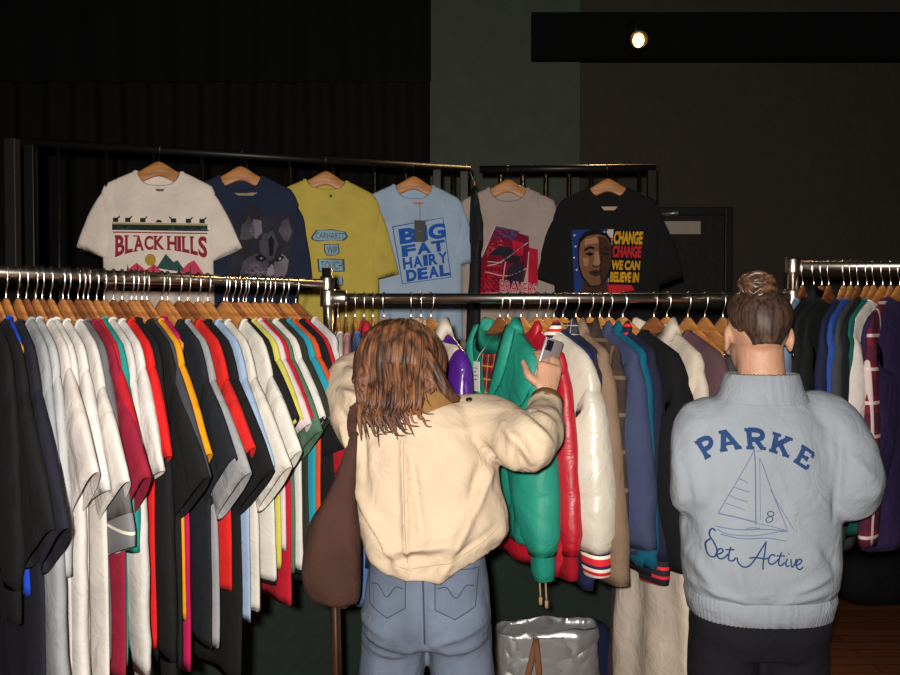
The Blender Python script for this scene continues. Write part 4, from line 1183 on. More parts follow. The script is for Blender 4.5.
hand(bm, wR + V((-0.003, 0.015, 0.002)), (-0.3, 0.9, 0.1), (-0.3, 0.1, -0.9), (-0.9, -0.3, 0.2), 0.45)
for s in (-1, 1):
    x = cx2 + s*0.09
    tube(bm, [(cx2 + s*0.078, 1.975, 0.86), (x, 1.975, 0.70), (x, 1.98, 0.48), (x, 1.985, 0.28), (x, 1.99, 0.06)], [0.066, 0.066, 0.050, 0.048, 0.035], 16, 3)
    tube(bm, [(x, 1.985, 0.045), (x, 2.09, 0.035), (x, 2.16, 0.025)], [0.030, 0.032, 0.022], 12, 3)
obj('body', fuse(bm, 0.0048, 3), SKIN, W2)
HAIR2 = streaky('dark_brown_hair', (36, 26, 22), (84, 61, 48), (130, 130, 12), 0.55, 0.3, 0.3)
face_parts(W2, M2, 0.97, HAIR2)
for s in (-1, 1):
    bm = bm_new(); ellipsoid(bm, M2 @ V((s*0.084, -0.006, -0.050)), (0.0035,)*3); obj('earring', bm, plain('earring_silver', (230, 228, 224), 0.15, 1.0), W2)

# hair pulled up into a bun
bm = bm_new()
seg, rg = 64, 30; k = 0.97
rows = []
for j in range(rg+1):
    al = 0.02 + 2.02*j/rg; r = []
    for i in range(seg):
        phi = 2*PI*i/seg
        dirv = V((math.sin(al)*math.sin(phi), -math.sin(al)*math.cos(phi), math.cos(al)))
        cosb = math.cos(phi)
        lim = 1.92 + 0.0*cosb if cosb > 0.55 else (1.55 if cosb > -0.2 else 1.0)
        a2 = min(al, lim) if True else al
        sm = max(0, min(1, (cosb + 0.35)/0.9)); lim = 1.0 + 1.30*sm*sm*(3-2*sm) 
        # keep clear of the ears
        lim -= 0.30*math.exp(-((abs(math.atan2(math.sin(phi), cosb)) - 1.50)/0.28)**2)
        a2 = al*lim/2.04
        dirv = V((math.sin(a2)*math.sin(phi), -math.sin(a2)*math.cos(phi), math.cos(a2)))
        g_ = 1 + 0.012*math.sin(phi*46 + 3*N3(phi*2, a2*3, 1)) + 0.015*N3(phi*9, a2*5, 2)
        inn = 1.0 if j < rg else 0.90
        # the nape narrows
        px_ = dirv.x*0.0845*k*(1 - 0.42*max(0, a2-1.40))
        r.append(M2 @ (V((px_*g_*inn, (dirv.y*0.106*g_*inn - 0.012)*k, (dirv.z*0.099*g_*inn + 0.026)*k))))
    rows.append(r)
loft(bm, rows, True, False)
bmesh.ops.recalc_face_normals(bm, faces=bm.faces)
hair2 = obj('hair', bm, HAIR2, W2)
bc = at(758, 287, 1.935)
bm = bm_new(); ellipsoid(bm, bc, (0.037, 0.036, 0.032))
rnd = random.Random(11)
for i in range(26):
    t0 = rnd.uniform(0, 2*PI); tl = rnd.uniform(-0.5, 0.5); R0 = rnd.uniform(0.028, 0.038)
    Q = Matrix.Rotation(tl, 3, 'X') @ Matrix.Rotation(rnd.uniform(-0.5, 0.5), 3, 'Y')
    pts = [bc + Q @ V((R0*1.08*math.cos(t0+a), R0*0.95*math.sin(t0+a), 0.012*math.sin(a*1.5 + i) + rnd.uniform(-.006, .012))) for a in [q*0.5 for q in range(9)]]
    tube(bm, pts, [0.003] + [0.0072]*7 + [0.002], 7, 2, flat=0.7)
obj('bun', bm, streaky('dark_brown_bun', (40, 27, 21), (112, 78, 54), (60, 60, 60), 0.4, 0.5, 0.3), hair2)

# trousers
bm = bm_new(); BLK = fabric((26, 26, 34), 0.9, 0.3)
loft(bm, [ering(V(c), V((a, 0, 0)), V((0, b, 0)), 36, 2.5) for c, a, b in (((cx2, 1.97, 1.0), .14, .10), ((cx2, 1.97, 0.92), .163, .112), ((cx2, 1.97, 0.84), .168, .118), ((cx2, 1.975, 0.78), .160, .105))])
for s in (-1, 1):
    x = cx2 + s*0.085
    ellipsoid(bm, (x, 1.93, 0.86), (0.076, 0.066, 0.085))
    tube(bm, [(x, 1.972, 0.82), (x + s*0.002, 1.972, 0.72), (x + s*0.004, 1.975, 0.55), (x + s*0.004, 1.98, 0.38), (x + s*0.005, 1.985, 0.18), (x + s*0.005, 1.99, 0.05)], [0.083, 0.086, 0.082, 0.078, 0.075, 0.072], 24, 4, flat=1.1, side=(1, 0, 0))
bm = fuse(bm, 0.007, 6); displace(bm, lambda p, n: 0.004*N3(p.x*14, p.y*14, p.z*9))
obj('trousers', bm, BLK, W2)
for s in (-1, 1): shoe(W2, (cx2 + s*0.09, 2.03, 0), 0.0, (60, 58, 60))

# sweatshirt
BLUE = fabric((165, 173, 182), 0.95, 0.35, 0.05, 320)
bm = bm_new()
prof = [(0.905, .766, .160, .112), (0.91, .766, .168, .124), (0.95, .768, .180, .140), (1.00, .765, .187, .144), (1.08, .762, .186, .140), (1.18, .765, .180, .135), (1.27, .766, .178, .128), (1.325, .766, .176, .114), (1.375, .766, .142, .092), (1.42, .766, .095, .072)]
loft(bm, [ering(V((x, 1.97, z)), V((a, 0, 0)), V((0, b, 0)), 60, 2.5) for z, x, a, b in prof])
tube(bm, [sL + V((0.07, 0, -0.03)), sL + V((0.012, 0, -0.02)), sL.lerp(eL, .5) + V((0, -0.005, 0)), eL + V((0, 0, -0.01)), eL.lerp(wL, .55), wL], [0.070, 0.070, 0.074, 0.074, 0.062, 0.042], 24, 5)
tube(bm, [sR + V((-0.07, 0, -0.03)), sR + V((-0.005, 0, -0.022)), sR.lerp(eR, .5) + V((-0.002, -0.005, -0.005)), eR + V((-0.004, 0, -0.012)), eR.lerp(wR, .55) + V((0, 0, -0.01)), wR], [0.072, 0.080, 0.090, 0.084, 0.068, 0.042], 24, 5)
bm = fuse(bm, 0.0065, 6)
displace(bm, lambda p, n: 0.007*N3(p.x*7, p.y*7, p.z*5) + 0.0025*N3(p.x*22, p.y*22, p.z*18))
d = 1.85
creases(bm, [(xz(690, 470, d), xz(702, 545, d), -0.007, 0.012), (xz(700, 560, d), xz(720, 595, d), 0.009, 0.012), (xz(735, 560, d), xz(745, 600, d), 0.006, 0.012), (xz(790, 590, d), xz(830, 575, d), 0.009, 0.010),
             (xz(845, 430, d), xz(838, 520, d), -0.010, 0.010), (xz(700, 590, d), xz(760, 602, d), 0.007, 0.010), (xz(775, 602, d), xz(832, 590, d), 0.007, 0.010), (xz(820, 545, d), xz(840, 570, d), -0.006, 0.012),
             (xz(850, 455, d), xz(875, 480, d), 0.006, 0.012), (xz(684, 440, d), xz(688, 520, d), 0.006, 0.01), (xz(740, 392, d), xz(780, 392, d), 0.004, 0.008)])
SWB = bvh_of(bm)
sweat = obj('sweatshirt', bm, BLUE, W2)
def around(name, c, prof, n, mat, parent, e=2.4, ribs=0):
    bm = bm_new(); rings = []
    for z, a, b in prof:
        rings.append(ering(V((c[0], c[1], z)), V((a, 0, 0)), V((0, b, 0)), n, e))
    loft(bm, rings, False, False)
    if ribs: displace(bm, lambda p, nn: 0.0012*math.sin(math.atan2(p.y-c[1], p.x-c[0])*ribs))
    bmesh.ops.recalc_face_normals(bm, faces=bm.faces)
    return obj(name, bm, mat, parent)
around('collar', (0.766, 1.965), [(1.395, .112, .090), (1.425, .098, .078), (1.462, .088, .070), (1.465, .084, .066), (1.43, .082, .064)], 120, BLUE, sweat, 2.2, 60)
around('hem_band', (0.766, 1.97), [(0.935, .176, .134), (0.92, .178, .136), (0.878, .170, .127), (0.874, .164, .122), (0.91, .160, .118)], 240, BLUE, sweat, 2.5, 100)
for w_, e_ in ((wL, eL), (wR, eR)):
    bm = bm_new(); dv = (w_ - e_).normalized(); tube(bm, [w_ - dv*.03, w_ - dv*.025, w_ + dv*.03, w_ + dv*.035], [.040, .043, .037, .033], 24); obj('cuff', bm, BLUE, sweat)

# lettering on the back
def B(px, py): return xz(px, py, 1.86)
INK = fabric((44, 74, 122), 0.9, 0.3, 0.12)
def slab(pr, strokes, cx, cy, ang, h, w, th):
    """letter strokes in a unit box laid at pixel (cx, cy), turned by ang; widths in pixels"""
    ca, sa = math.cos(ang), math.sin(ang)
    for st in strokes:
        k = st[0] if isinstance(st[0], float) else 1.0
        P_ = st[1:] if isinstance(st[0], float) else st
        q = [B(cx + (x-.5)*w*ca - (.5-y)*h*sa, cy + (x-.5)*w*sa + (.5-y)*h*ca) for x, y in P_]
        pr.stroke(q, th*k*1.83/F, sub=5 if len(P_) > 3 else 1)
PARKE = {
 'P': [[(.2, 0), (.2, 1)], (.65, (0, .04), (.45, .04)), (.65, (0, .96), (.4, .96)), [(.2, .96), (.6, .97), (.86, .88), (.92, .72), (.84, .56), (.6, .46), (.2, .47)]],
 'A': [[(.46, 1), (.14, 0)], [(.50, 1), (.86, 0)], (.7, (.26, .34), (.74, .34)), (.65, (0, .04), (.34, .04)), (.65, (.66, .04), (1, .04)), (.65, (.22, .96), (.62, .96))],
 'R': [[(.2, 0), (.2, 1)], (.65, (0, .04), (.42, .04)), (.65, (0, .96), (.4, .96)), [(.2, .96), (.58, .97), (.82, .88), (.87, .73), (.80, .58), (.58, .49), (.2, .49)], [(.52, .48), (.82, .02)], (.65, (.72, .04), (1, .04))],
 'K': [[(.2, 0), (.2, 1)], (.65, (0, .04), (.42, .04)), (.65, (0, .96), (.42, .96)), [(.24, .38), (.82, .96)], [(.42, .56), (.84, .02)], (.65, (.60, .96), (1, .96)), (.65, (.64, .04), (1, .04))],
 'E': [[(.2, 0), (.2, 1)], (.75, (0, .05), (.92, .05)), (.75, (0, .95), (.90, .95)), (.75, (.2, .5), (.62, .5)), (.65, (.62, .36), (.62, .64)), (.7, (.90, .05), (.90, .30)), (.7, (.88, .70), (.88, .95))],
}
pr = Print()
for ch, cx, cy, ang, w in (('P', 709.5, 448.5, -0.50, 16), ('A', 729.5, 441, -0.24, 20), ('R', 755, 439, 0.03, 19), ('K', 779, 444, 0.32, 20), ('E', 802, 456.5, 0.58, 17)):
    slab(pr, PARKE[ch], cx, cy, ang, 18.5, w, 5.0)
pr.lay('lettering', SWB, INK, sweat, 0.0012, 0.008)
pr = Print()
def ln(pts, w, sub=5): pr.stroke([B(660 + x/3.75, 420 + y/3.75) for x, y in pts], w*1.83/F, sub=sub)
S = 1.55
ln([(212, 420), (205, 412), (196, 420), (194, 440), (206, 462), (214, 488), (208, 512), (194, 516), (184, 500), (182, 470), (196, 450)], S)
ln([(208, 505), (222, 500), (233, 488), (226, 480), (216, 490), (214, 508), (222, 518), (236, 512), (248, 496)], S)
ln([(258, 470), (250, 500), (250, 518), (262, 518), (272, 506)], S); ln([(240, 482), (270, 478)], S, 1)
ln([(380, 442), (362, 470), (340, 505), (318, 532), (298, 538), (280, 524), (276, 505)], S); ln([(378, 445), (374, 480), (368, 520), (367, 546)], S)
ln([(318, 504), (345, 502), (374, 506), (392, 500)], S)
ln([(412, 494), (400, 490), (389, 500), (388, 518), (398, 526), (412, 518), (424, 505)], S)
ln([(434, 480), (426, 506), (424, 526), (434, 530), (446, 518)], S); ln([(416, 494), (446, 494)], S, 1)
ln([(456, 504), (450, 522), (454, 534), (464, 528)], S); ln([(460, 488), (462, 486)], S*1.3, 1)
ln([(468, 506), (470, 524), (474, 536), (484, 522), (488, 508), (494, 510)], S)
ln([(484, 530), (500, 524), (508, 512), (500, 506), (490, 518), (490, 536), (502, 544), (514, 534)], S)
pr.lay('script', SWB, INK, sweat, 0.0012, 0.006)
pr = Print()
def l2(a, w=0.7, sub=4): pr.stroke([B(660 + x/3.75, 420 + y/3.75) for x, y in a], w*1.83/F, sub=sub)
l2([(347, 105), (346, 250), (345, 385)], 1.3); l2([(347, 108), (290, 215), (222, 350)], .8); l2([(352, 112), (372, 115)], .7, 1); l2([(365, 140), (405, 260), (455, 395)], .9); l2([(362, 140), (362, 260), (362, 365)], .6)
l2([(400, 255), (440, 330), (480, 398)], .7); l2([(222, 352), (282, 360), (345, 374)], 1.4)
for a in ([(288, 216), (305, 222), (320, 232)], [(272, 248), (300, 258), (325, 264)], [(258, 282), (285, 292), (318, 300)], [(245, 312), (275, 320), (308, 330)]): l2(a, .8)
l2([(215, 402), (280, 404), (345, 400), (410, 400), (458, 404)], 1.1); l2([(218, 412), (250, 424), (345, 422), (420, 408), (456, 404)], .9); l2([(228, 428), (300, 436), (380, 430), (450, 440)], 1.0); l2([(345, 376), (400, 388), (458, 402)], .7); l2([(310, 398), (330, 394), (360, 396)], 1.0)
pr.lay('sailboat_drawing', SWB, fabric((112, 122, 160), 0.9, 0.2), sweat, 0.0012, 0.006)
pr = Print()
l2([(394, 332), (408, 336), (408, 348), (394, 352), (382, 362), (386, 372), (400, 370), (406, 358), (394, 350), (386, 342), (394, 332)], 1.1)
pr.lay('sail_number', SWB, fabric((70, 92, 120), 0.9, 0.2), sweat, 0.0012, 0.006)
ALB[0] = 1.0  # railing shirts keep full albedo, so flash falloff shows less on them
# ------------------------------------------------------------------ shirts shown on the stage railing
TG = 'printed shirts hung along the stage railing'; TH = 'wooden hangers on the stage railing'
def hang_rail(px, A, B, deg, kind, mat, short, label, **kw):
    q = (px-450)/F; dd = B - A
    t = (q*A.y - A.x)/(dd.x - q*dd.y)
    p = A + dd*t; loc = V((p.x, p.y, RZ)); yaw = math.radians(deg)
    hanger(loc, yaw, 'wooden hanger inside the ' + short + ' on the railing', TH, 2)
    a = dict(D=0.026, fold=0.010, own=0.8, nw=0.10, cw=0.150, sth=0.018); a.update(kw)
    off = Matrix.Rotation(yaw, 3, 'Z') @ V((0, -0.036, 0))
    th, body, g = garment('t_shirt', label, 'shirt', loc + off, yaw, kind, mat, TG, **a)
    return th, body, bvh_mesh(body.data), p.y/F, V((px, at_y(p)))
def at_y(p):
    r = Matrix.Rotation(PITCH, 3, 'X') @ (V((p.x, p.y, RZ)) - V((0, 0, CAM_Z)))
    return 337.5 - F*r.z/r.y
class PX(Print):
    """a print drawn in the photograph's measure about the hook"""
    def __init__(self, k, o): super().__init__(); self.k = k; self.o = o
    def lay(self, name, bvh, mats, parent, off=0.0018, grid=0.006, **kw): return super().lay(name, bvh, mats, parent, off + 0.0008, grid, **kw)
    def c(self, p): return ((p[0]-self.o.x)*self.k, -(p[1]-self.o.y)*self.k)
    def P(self, pts, mi=0): return self.poly([self.c(p) for p in pts], mi)
    def S(self, pts, w, mi=0, sub=1): return self.stroke([self.c(p) for p in pts], w*self.k, mi, sub)
    def T(self, s, x0, x1, ytop, ybot, mi=0, bold=0.0, warp=None):
        a, b = self.c((x0, ybot)), self.c((x1, ytop))
        w2 = None
        if warp:
            def w2(x, z):
                px, py = x/self.k + self.o.x, -z/self.k + self.o.y
                return self.c(warp(px, py))
        return self.text(s, a[0], b[0], a[1], b[1], mi, bold, w2)
def jag(pts, n, amp, seed):
    rnd = random.Random(seed); out = []
    for i, p in enumerate(pts):
        a, b = V(p), V(pts[(i+1) % len(pts)])
        for j in range(n):
            q = a.lerp(b, j/n); d = (b-a); nn = V((-d.y, d.x)).normalized()
            out.append(tuple(q + nn*rnd.uniform(-amp, amp)))
    return out
def tag_label(body, name, P_, mats, bv, k, o, off=0.004): pass

# 1 white shirt, BLACK HILLS
th, body, bv, k, o = hang_rail(162, pa, pb, 8, 'tee', fabric((232,218,204)), 'white mountain-print shirt', 'white short-sleeved shirt reading BLACK HILLS over pink mountains, on the stage railing', W=0.228, Wb=0.222, hemw=0.226, sl=0.235, sa=0.42, dip=0.072)
MAR, DKG, TAN, PNK, GRN, SUN = fabric((150,44,58)), fabric((40,48,44)), fabric((176,160,118)), fabric((206,72,100)), fabric((52,84,78)), fabric((176,146,58))
pr = PX(k, o)
pr.P([(119,224),(209,224),(209,226),(119,226)], 2); pr.P([(119,226),(209,226),(209,231.5),(119,231.5)], 1)
for i in range(9): pr.P([(121+i*10,231),(126+i*10,227),(131+i*10,231)], 4)
pr.P([(120,233),(209,233),(209,234.2),(120,234.2)], 0)
for i, x in enumerate((122.5, 134, 148, 163, 177, 191, 204)):
    if i == 3: pr.P([(x-3.5,223.5),(x-1.5,221),(x+1.5,221),(x+3.5,223.5)], 1); continue
    s = -1 if i in (4,) else 1
    pr.P([(x-2.6,219.5),(x+2.2,219.3),(x+2.6,221),(x+2.4,223.6),(x+1.4,223.6),(x+1.2,221.4),(x-1.4,221.4),(x-1.6,223.6),(x-2.6,223.6)], 1)
    pr.P([(x+s*1.2,220),(x+s*3.6,217.4),(x+s*4.4,218.4),(x+s*2.4,220.6)], 1)
def arch(px, py):
    u = (px-164)/45.0; v = (py-236)/22.0
    return (px + 0.0, 236 - 1.0*u*u*0 + v*(13.5 + 9.0*u*u) + 0.5)
for ch, a, b in zip('BLACKHILLS', (122,131.5,139.5,149,158,170.5,180,184.5,192.5,200), (131,138.5,148.5,157.5,168,179.5,183.5,191.5,199.5,208.5)):
    pr.T(ch, a, b, 236, 258, 0, 0.035, arch)
    if ch in 'BLHIAK':   # slab feet
        for yy in (236.0, 256.2):
            q = [arch(*p) for p in ((a-.6, yy), (a+3.6, yy), (a+3.6, yy+1.9), (a-.6, yy+1.9))]; pr.P(q, 0)
pr.disc(*pr.c((154.5, 260)), 5.2*k, 6.0*k, 5)
pr.P([(132,272),(142,263),(150,270),(158,264),(168,275),(132,275)], 3); pr.P([(160,268),(169,254),(176,262),(180,260),(188,272),(172,270)], 4); pr.P([(178,275),(190,263),(196,260),(206,275)], 3)
for x in (134, 143, 157, 181, 192): pr.P([(x-1.6,275),(x,264),(x+1.6,275)], 1)
pr.P([(130,275),(206,275),(208,278),(150,279),(128,278)], 1)
pr.P([(120,284),(215,284),(215,286),(120,286)], 0); pr.P([(125,288),(212,288),(212,291),(125,291)], 1)
pr.lay('print', bv, [MAR, DKG, TAN, PNK, GRN, SUN], body)
pr = PX(k, o); pr.P([(158,188),(170,188),(167,193),(161,193)]); pr.lay('neck_label', bv, fabric((110,104,92)), body, 0.003)

# 2 navy shirt with a wolf
th, body, bv, k, o = hang_rail(243, pa, pb, 6, 'bigtee', fabric((38,46,66)), 'navy wolf shirt', 'dark navy shirt with a grey wolf face, second along the stage railing', W=0.245, Wb=0.24, hemw=0.245, sl=0.36, sa=0.16, cw=0.11, sth=0.014, seed=131)
pr = PX(k, o)
F1, F2, F3, F4, F5 = fabric((48,48,56), var=.4), fabric((84,80,88), var=.5), fabric((122,114,126), var=.4), fabric((26,26,32)), fabric((150,140,150), var=.3)
pr.P(jag([(240,222),(248,210),(256,206),(264,214),(272,220),(282,218),(292,214),(296,228),(292,244),(290,262),(286,280),(262,283),(240,282),(232,268),(236,246)], 3, 1.3, 1), 0)
pr.lay('print_base', bv, [F1], body, 0.0015)  # dark grey outline of the printed wolf head
pr = PX(k, o)
pr.P(jag([(242,240),(246,226),(251,216),(256,226),(258,236),(250,242)], 3, .8, 2), 1); pr.P(jag([(252,232),(256,220),(263,222),(264,234),(258,240)], 3, .6, 3), 2)
pr.P(jag([(280,232),(284,222),(290,218),(293,232),(289,242),(283,238)], 3, .8, 4), 1)
pr.P(jag([(245,262),(252,256),(262,254),(270,262),(268,272),(266,282),(242,282)], 4, 1.0, 5), 1); pr.P(jag([(248,270),(256,263),(266,268),(266,282),(246,282)], 4, .9, 6), 2)
pr.P(jag([(276,262),(284,254),(289,260),(287,274),(282,282),(274,282)], 4, .9, 7), 2); pr.P(jag([(269,268),(274,264),(277,272),(275,282),(267,282)], 3, .6, 8), 4)
pr.P(jag([(266,234),(274,232),(280,244),(276,258),(270,262),(263,254),(262,242)], 4, .8, 12), 1)
pr.lay('print', bv, [F1, F2, F3, F4, F5], body, 0.0026)
pr = PX(k, o)
pr.P([(257,257),(263,254),(269,259),(264,262),(259,261)], 1); pr.P([(276,259),(281,255),(286,257),(282,261),(278,262)], 1); pr.P([(270,240),(273,236),(276,242),(274,256),(271,256)], 1)
pr.disc(*pr.c((263.5,258.5)), 1.5*k, 1.5*k, 0, 12); pr.disc(*pr.c((281,258.5)), 1.4*k, 1.4*k, 0, 12)
pr.lay('print_eyes', bv, [fabric((190,176,150)), F4], body, 0.0038)
pr = PX(k, o); pr.P([(236,194),(260,194),(255,197),(241,197)]); pr.lay('neck_label', bv, fabric((168,140,110)), body, 0.003)

# 3 yellow shirt with blue stones
th, body, bv, k, o = hang_rail(326, pa, pb, 14, 'bigtee', fabric((192,172,78)), 'mustard yellow shirt', 'mustard yellow shirt with pale blue stone lettering, third along the stage railing', W=0.24, Wb=0.235, hemw=0.24, sl=0.30, sa=0.30, dip=0.05)
STN, STD = fabric((140,168,182), var=.25), fabric((62,84,98))
pr = PX(k, o)
st = [[(311,238),(316,231),(330,230),(344,232),(346,237),(342,241),(318,242),(312,241)], [(323,245),(337,244),(338,253),(334,256),(326,256),(324,252)], [(317,259),(342,259),(343,271),(318,272)], [(333,277),(341,276),(341,285),(335,286)], [(323,289),(338,288),(340,300),(324,301)]]
for i, q in enumerate(st): pr.P(jag([(a + (a-329)*.05 , b) for a, b in q], 2, .5, i+20), 1)
pr.lay('print_outline', bv, [STN, STD], body, 0.0015)
pr = PX(k, o)
for i, q in enumerate(st):
    cx = sum(a for a, b in q)/len(q); cy = sum(b for a, b in q)/len(q)
    pr.P([(cx+(a-cx)*.92, cy+(b-cy)*.88) for a, b in q], 0)
pr.lay('print', bv, [STN, STD], body, 0.0026)
pr = PX(k, o)
pr.T('CARHARTT', 315, 343, 233.5, 239.5, 1, 0.0); pr.T('WIP', 326, 336, 247, 253, 1); pr.T('TOUCH', 320, 341, 261.5, 269.5, 1)
pr.lay('lettering', bv, [STN, STD], body, 0.0036, 0.006)
pr = PX(k, o); pr.P([(328.5,196),(331.5,196),(331,199),(329,199)]); pr.lay('neck_label', bv, STD, body, 0.003)

# 4 light blue shirt, BIG FAT HAIRY DEAL
th, body, bv, k, o = hang_rail(413, pa, pb, 10, 'tee', fabric((158,178,198)), 'light blue shirt', 'light blue shirt with blue block lettering and a black swing tag, on the stage railing', W=0.235, Wb=0.225, hemw=0.23, sl=0.24, sa=0.22)
BL2 = fabric((36,84,168))
def skew(px, py):
    u = (px-393)/55.0
    return (px + (py-225)*0.10, py - 9*u)
pr = PX(k, o)
def lines(txt, x0, x1, y0, y1, bold):
    n = len(txt); wts = [0.55 if ch == 'I' else 1.0 for ch in txt]; tot = sum(wts); x = x0
    for ch, w in zip(txt, wts):
        ww = (x1-x0)*w/tot; pr.T(ch, x+.4, x+ww-.4, y0, y1, 0, bold, skew); x += ww
lines('BIG', 396, 443, 231, 246, .05); lines('FAT', 397, 441, 247.5, 258.5, .05); lines('HAIRY', 397, 442, 259.5, 270.5, .04); lines('DEAL', 399, 443, 271.5, 283, .05)
fr_ = [skew(*p) for p in ((391,228),(441,226),(443,285),(395,284))]
pr.S(fr_ + [fr_[0]], 1.0)
pr.lay('lettering', bv, [BL2], body)
pr = PX(k, o); pr.P([(410,203.5),(424,203.5),(421,205.5),(413,205.5)]); pr.lay('neck_label', bv, fabric((176,130,104)), body, 0.003)
x0, z0 = pr.k*0 + (417.5-o.x)*k, -(222-o.y)*k
bm = bm_new(); add_box(bm, (x0-5.5*k, -0.052, z0-21*k), (x0+5.5*k, -0.049, z0), 0.001); tg = obj('swing_tag', bm, plain('black_card', (22,22,24), 0.5), body, False, 'black cardboard swing tag')
bm = bm_new(); tube(bm, [(x0, -0.0505, z0-0.006), (x0+0.001, -0.047, z0+0.04), (x0, -0.040, z0+0.085)], 0.0009, 6, 3); obj('string', bm, plain('black_string', (24,24,24), 0.8), tg)
bm = bm_new(); add_box(bm, (x0-2.2*k, -0.0525, z0-11*k), (x0+2.2*k, -0.0519, z0-10*k)); obj('mark', bm, plain('tag_grey', (96,92,90), 0.6), tg, False)

# 5 grey shirt with a red panel print
th, body, bv, k, o = hang_rail(507, pb + V((0.045,0,0)), pc, 2, 'tee', fabric((168,152,144)), 'warm grey shirt', 'warm grey shirt with slanted red picture panels, fifth along the stage railing', W=0.228, Wb=0.22, hemw=0.225, sl=0.26, sa=0.16, cw=0.115, seed=151)
RD, DR, BK, PU, WT, RD2 = fabric((188,30,56), var=.3), fabric((120,20,44), var=.3), fabric((44,36,48), var=.3), fabric((84,70,120), var=.3), fabric((206,170,178)), fabric((210,70,90), var=.2)
pr = PX(k, o)
pr.P([(494,227),(527,237),(527,260),(520,290),(484,292),(474,293),(477,272),(481,256)], 1); pr.P([(527,248),(536,250),(536,288),(526,290)], 0)
pr.P([(494,227),(518,232),(512,242),(491,238)], 3); pr.P([(486,262),(500,264),(498,292),(475,293)], 0); pr.P([(488,245),(500,240),(504,250),(484,258)], 5)
pr.lay('print_panels', bv, [RD, DR, BK, PU, WT, RD2], body, 0.0016)
pr = PX(k, o)
pr.P(jag([(488,256),(498,246),(508,248),(518,258),(516,264),(506,264),(500,256)], 2, .6, 31), 2); pr.P(jag([(506,268),(522,262),(521,282),(506,284)], 2, .6, 32), 2); pr.P([(510,240),(522,244),(521,256),(512,256)], 0)
for a in ([(494,227),(481,257)], [(504,262),(500,290)], [(527,252),(524,284)], [(486,266),(500,262),(526,243)], [(484,272),(506,276),(526,268)], [(486,262),(500,263)], [(526,284),(536,288)]): pr.S(a, 0.9, 4, 3)
pr.lay('print_shapes', bv, [RD, DR, BK, PU, WT, RD2], body, 0.0026)
pr = PX(k, o)
pr.T('BRAVERS', 498.5, 535.5, 281.5, 293.5, 0, .055, lambda a, b: (a, b + (a-517)*.12)); pr.lay('lettering_edge', bv, [WT], body, 0.0034, 0.008)
pr = PX(k, o)
pr.T('BRAVERS', 499, 535, 282, 293, 0, .0, lambda a, b: (a, b + (a-517)*.12)); pr.lay('lettering', bv, [RD], body, 0.0043, 0.008)

# 6 black shirt with a face
th, body, bv, k, o = hang_rail(606, pb + V((0.045,0,0)), pc, -3, 'bigtee', fabric((26,25,26)), 'black face-print shirt', 'black shirt with a man\'s face and yellow lettering, last along the stage railing', W=0.255, Wb=0.245, hemw=0.25, sl=0.28, sa=0.30, dip=0.06)
NV, SKN, SKD, SKL, HR, RDD, YL, CW = fabric((34,58,120)), fabric((126,88,64), var=.2), fabric((66,44,34), var=.2), fabric((168,122,92), var=.15), fabric((22,18,18)), fabric((196,40,48)), fabric((216,160,36), var=.3), fabric((206,196,192))
M8 = [NV, SKN, SKD, SKL, HR, RDD, YL, CW]
pr = PX(k, o)
pr.P([(570,231),(606,230),(606,292),(573,292)], 0); pr.P([(604,230),(622,231),(620,252),(606,250)], 7); pr.P([(606,238),(620,240),(619,246),(606,243)], 5); pr.P([(600,284),(628,284),(632,290),(604,294)], 5); pr.P([(604,278),(628,281),(628,284),(603,282)], 7)
pr.lay('print_background', bv, M8, body, 0.0015)
pr = PX(k, o)
for x, y in ((573,236),(574,247),(572.5,258),(575,270),(602,233)): pr.disc(*pr.c((x,y)), 1.0*k, 1.0*k, 7, 6)
pr.P([(576,250),(577,240),(583,233),(593,229.5),(603,232),(609,240),(610,252),(609,266),(605,278),(598,286),(588,287),(580,278),(576,264)], 4)
pr.P([(580,292),(582,280),(604,280),(606,292)], 2)
pr.lay('print_hair', bv, M8, body, 0.0025)
pr = PX(k, o)
pr.P([(577.5,252),(579,243),(585,237),(595,235),(603,237),(608,244),(609,254),(608,266),(604,277),(597,285),(589,285.5),(581,276),(577.5,264)], 1)
pr.lay('print_face', bv, M8, body, 0.0034)
pr = PX(k, o)
pr.P([(596,237),(603,238),(608,245),(609,254),(608,266),(604,277),(599,284),(597,270),(600,256),(601,246)], 2)
pr.P([(582,250),(588,246.5),(593,248),(592,249.8),(588,249),(583,252)], 4); pr.P([(598,248.5),(603,246.5),(608,250),(607,251.5),(603,249.5),(599,250.5)], 4)
pr.P([(583,254.5),(588,252.5),(592,254.5),(588,256.5)], 4); pr.P([(599,254.5),(603,252.8),(607,255),(603,256.5)], 4)
pr.P([(593,252),(596,252),(598.5,263),(596,265.5),(591,265),(592,260)], 3); pr.P([(590,264.5),(594,267),(599,265),(598,267),(594,268.2),(590.5,267)], 2)
pr.P([(587,271.5),(593,269.8),(600,271.2),(599,275),(593,276.5),(588,274.5)], 2); pr.P([(588,272.8),(593,272.2),(599.5,272.8),(593,273.8)], 4)
pr.P([(583,240),(594,237.5),(598,243),(590,244.5),(583,246)], 3); pr.P([(581,258),(587,258.5),(586,266),(582,266)], 3)
pr.lay('print_features', bv, M8, body, 0.0043, 0.008)
def tl(px, py): return (px - (py-231)*0.09, py + (px-612)*0.02)
pr = PX(k, o); pr.P([tl(*p) for p in ((611,230.5),(640.5,230.5),(640.5,284.5),(611,284.5))], 4); pr.lay('print_panel', bv, M8, body, 0.0026)
pr = PX(k, o)
def row(t, x0, x1, y0, y1, mi, b): pr.T(t, x0, x1, y0, y1, mi, b, tl)
row('CHANGE', 612, 640, 232, 245, 6, .05); row('CHANGE', 612, 640, 246, 258, 5, .05); row('WE CAN', 612, 640, 260.5, 270, 6, .05); row('BELIEVE IN', 612, 640, 272, 282, 6, .05)
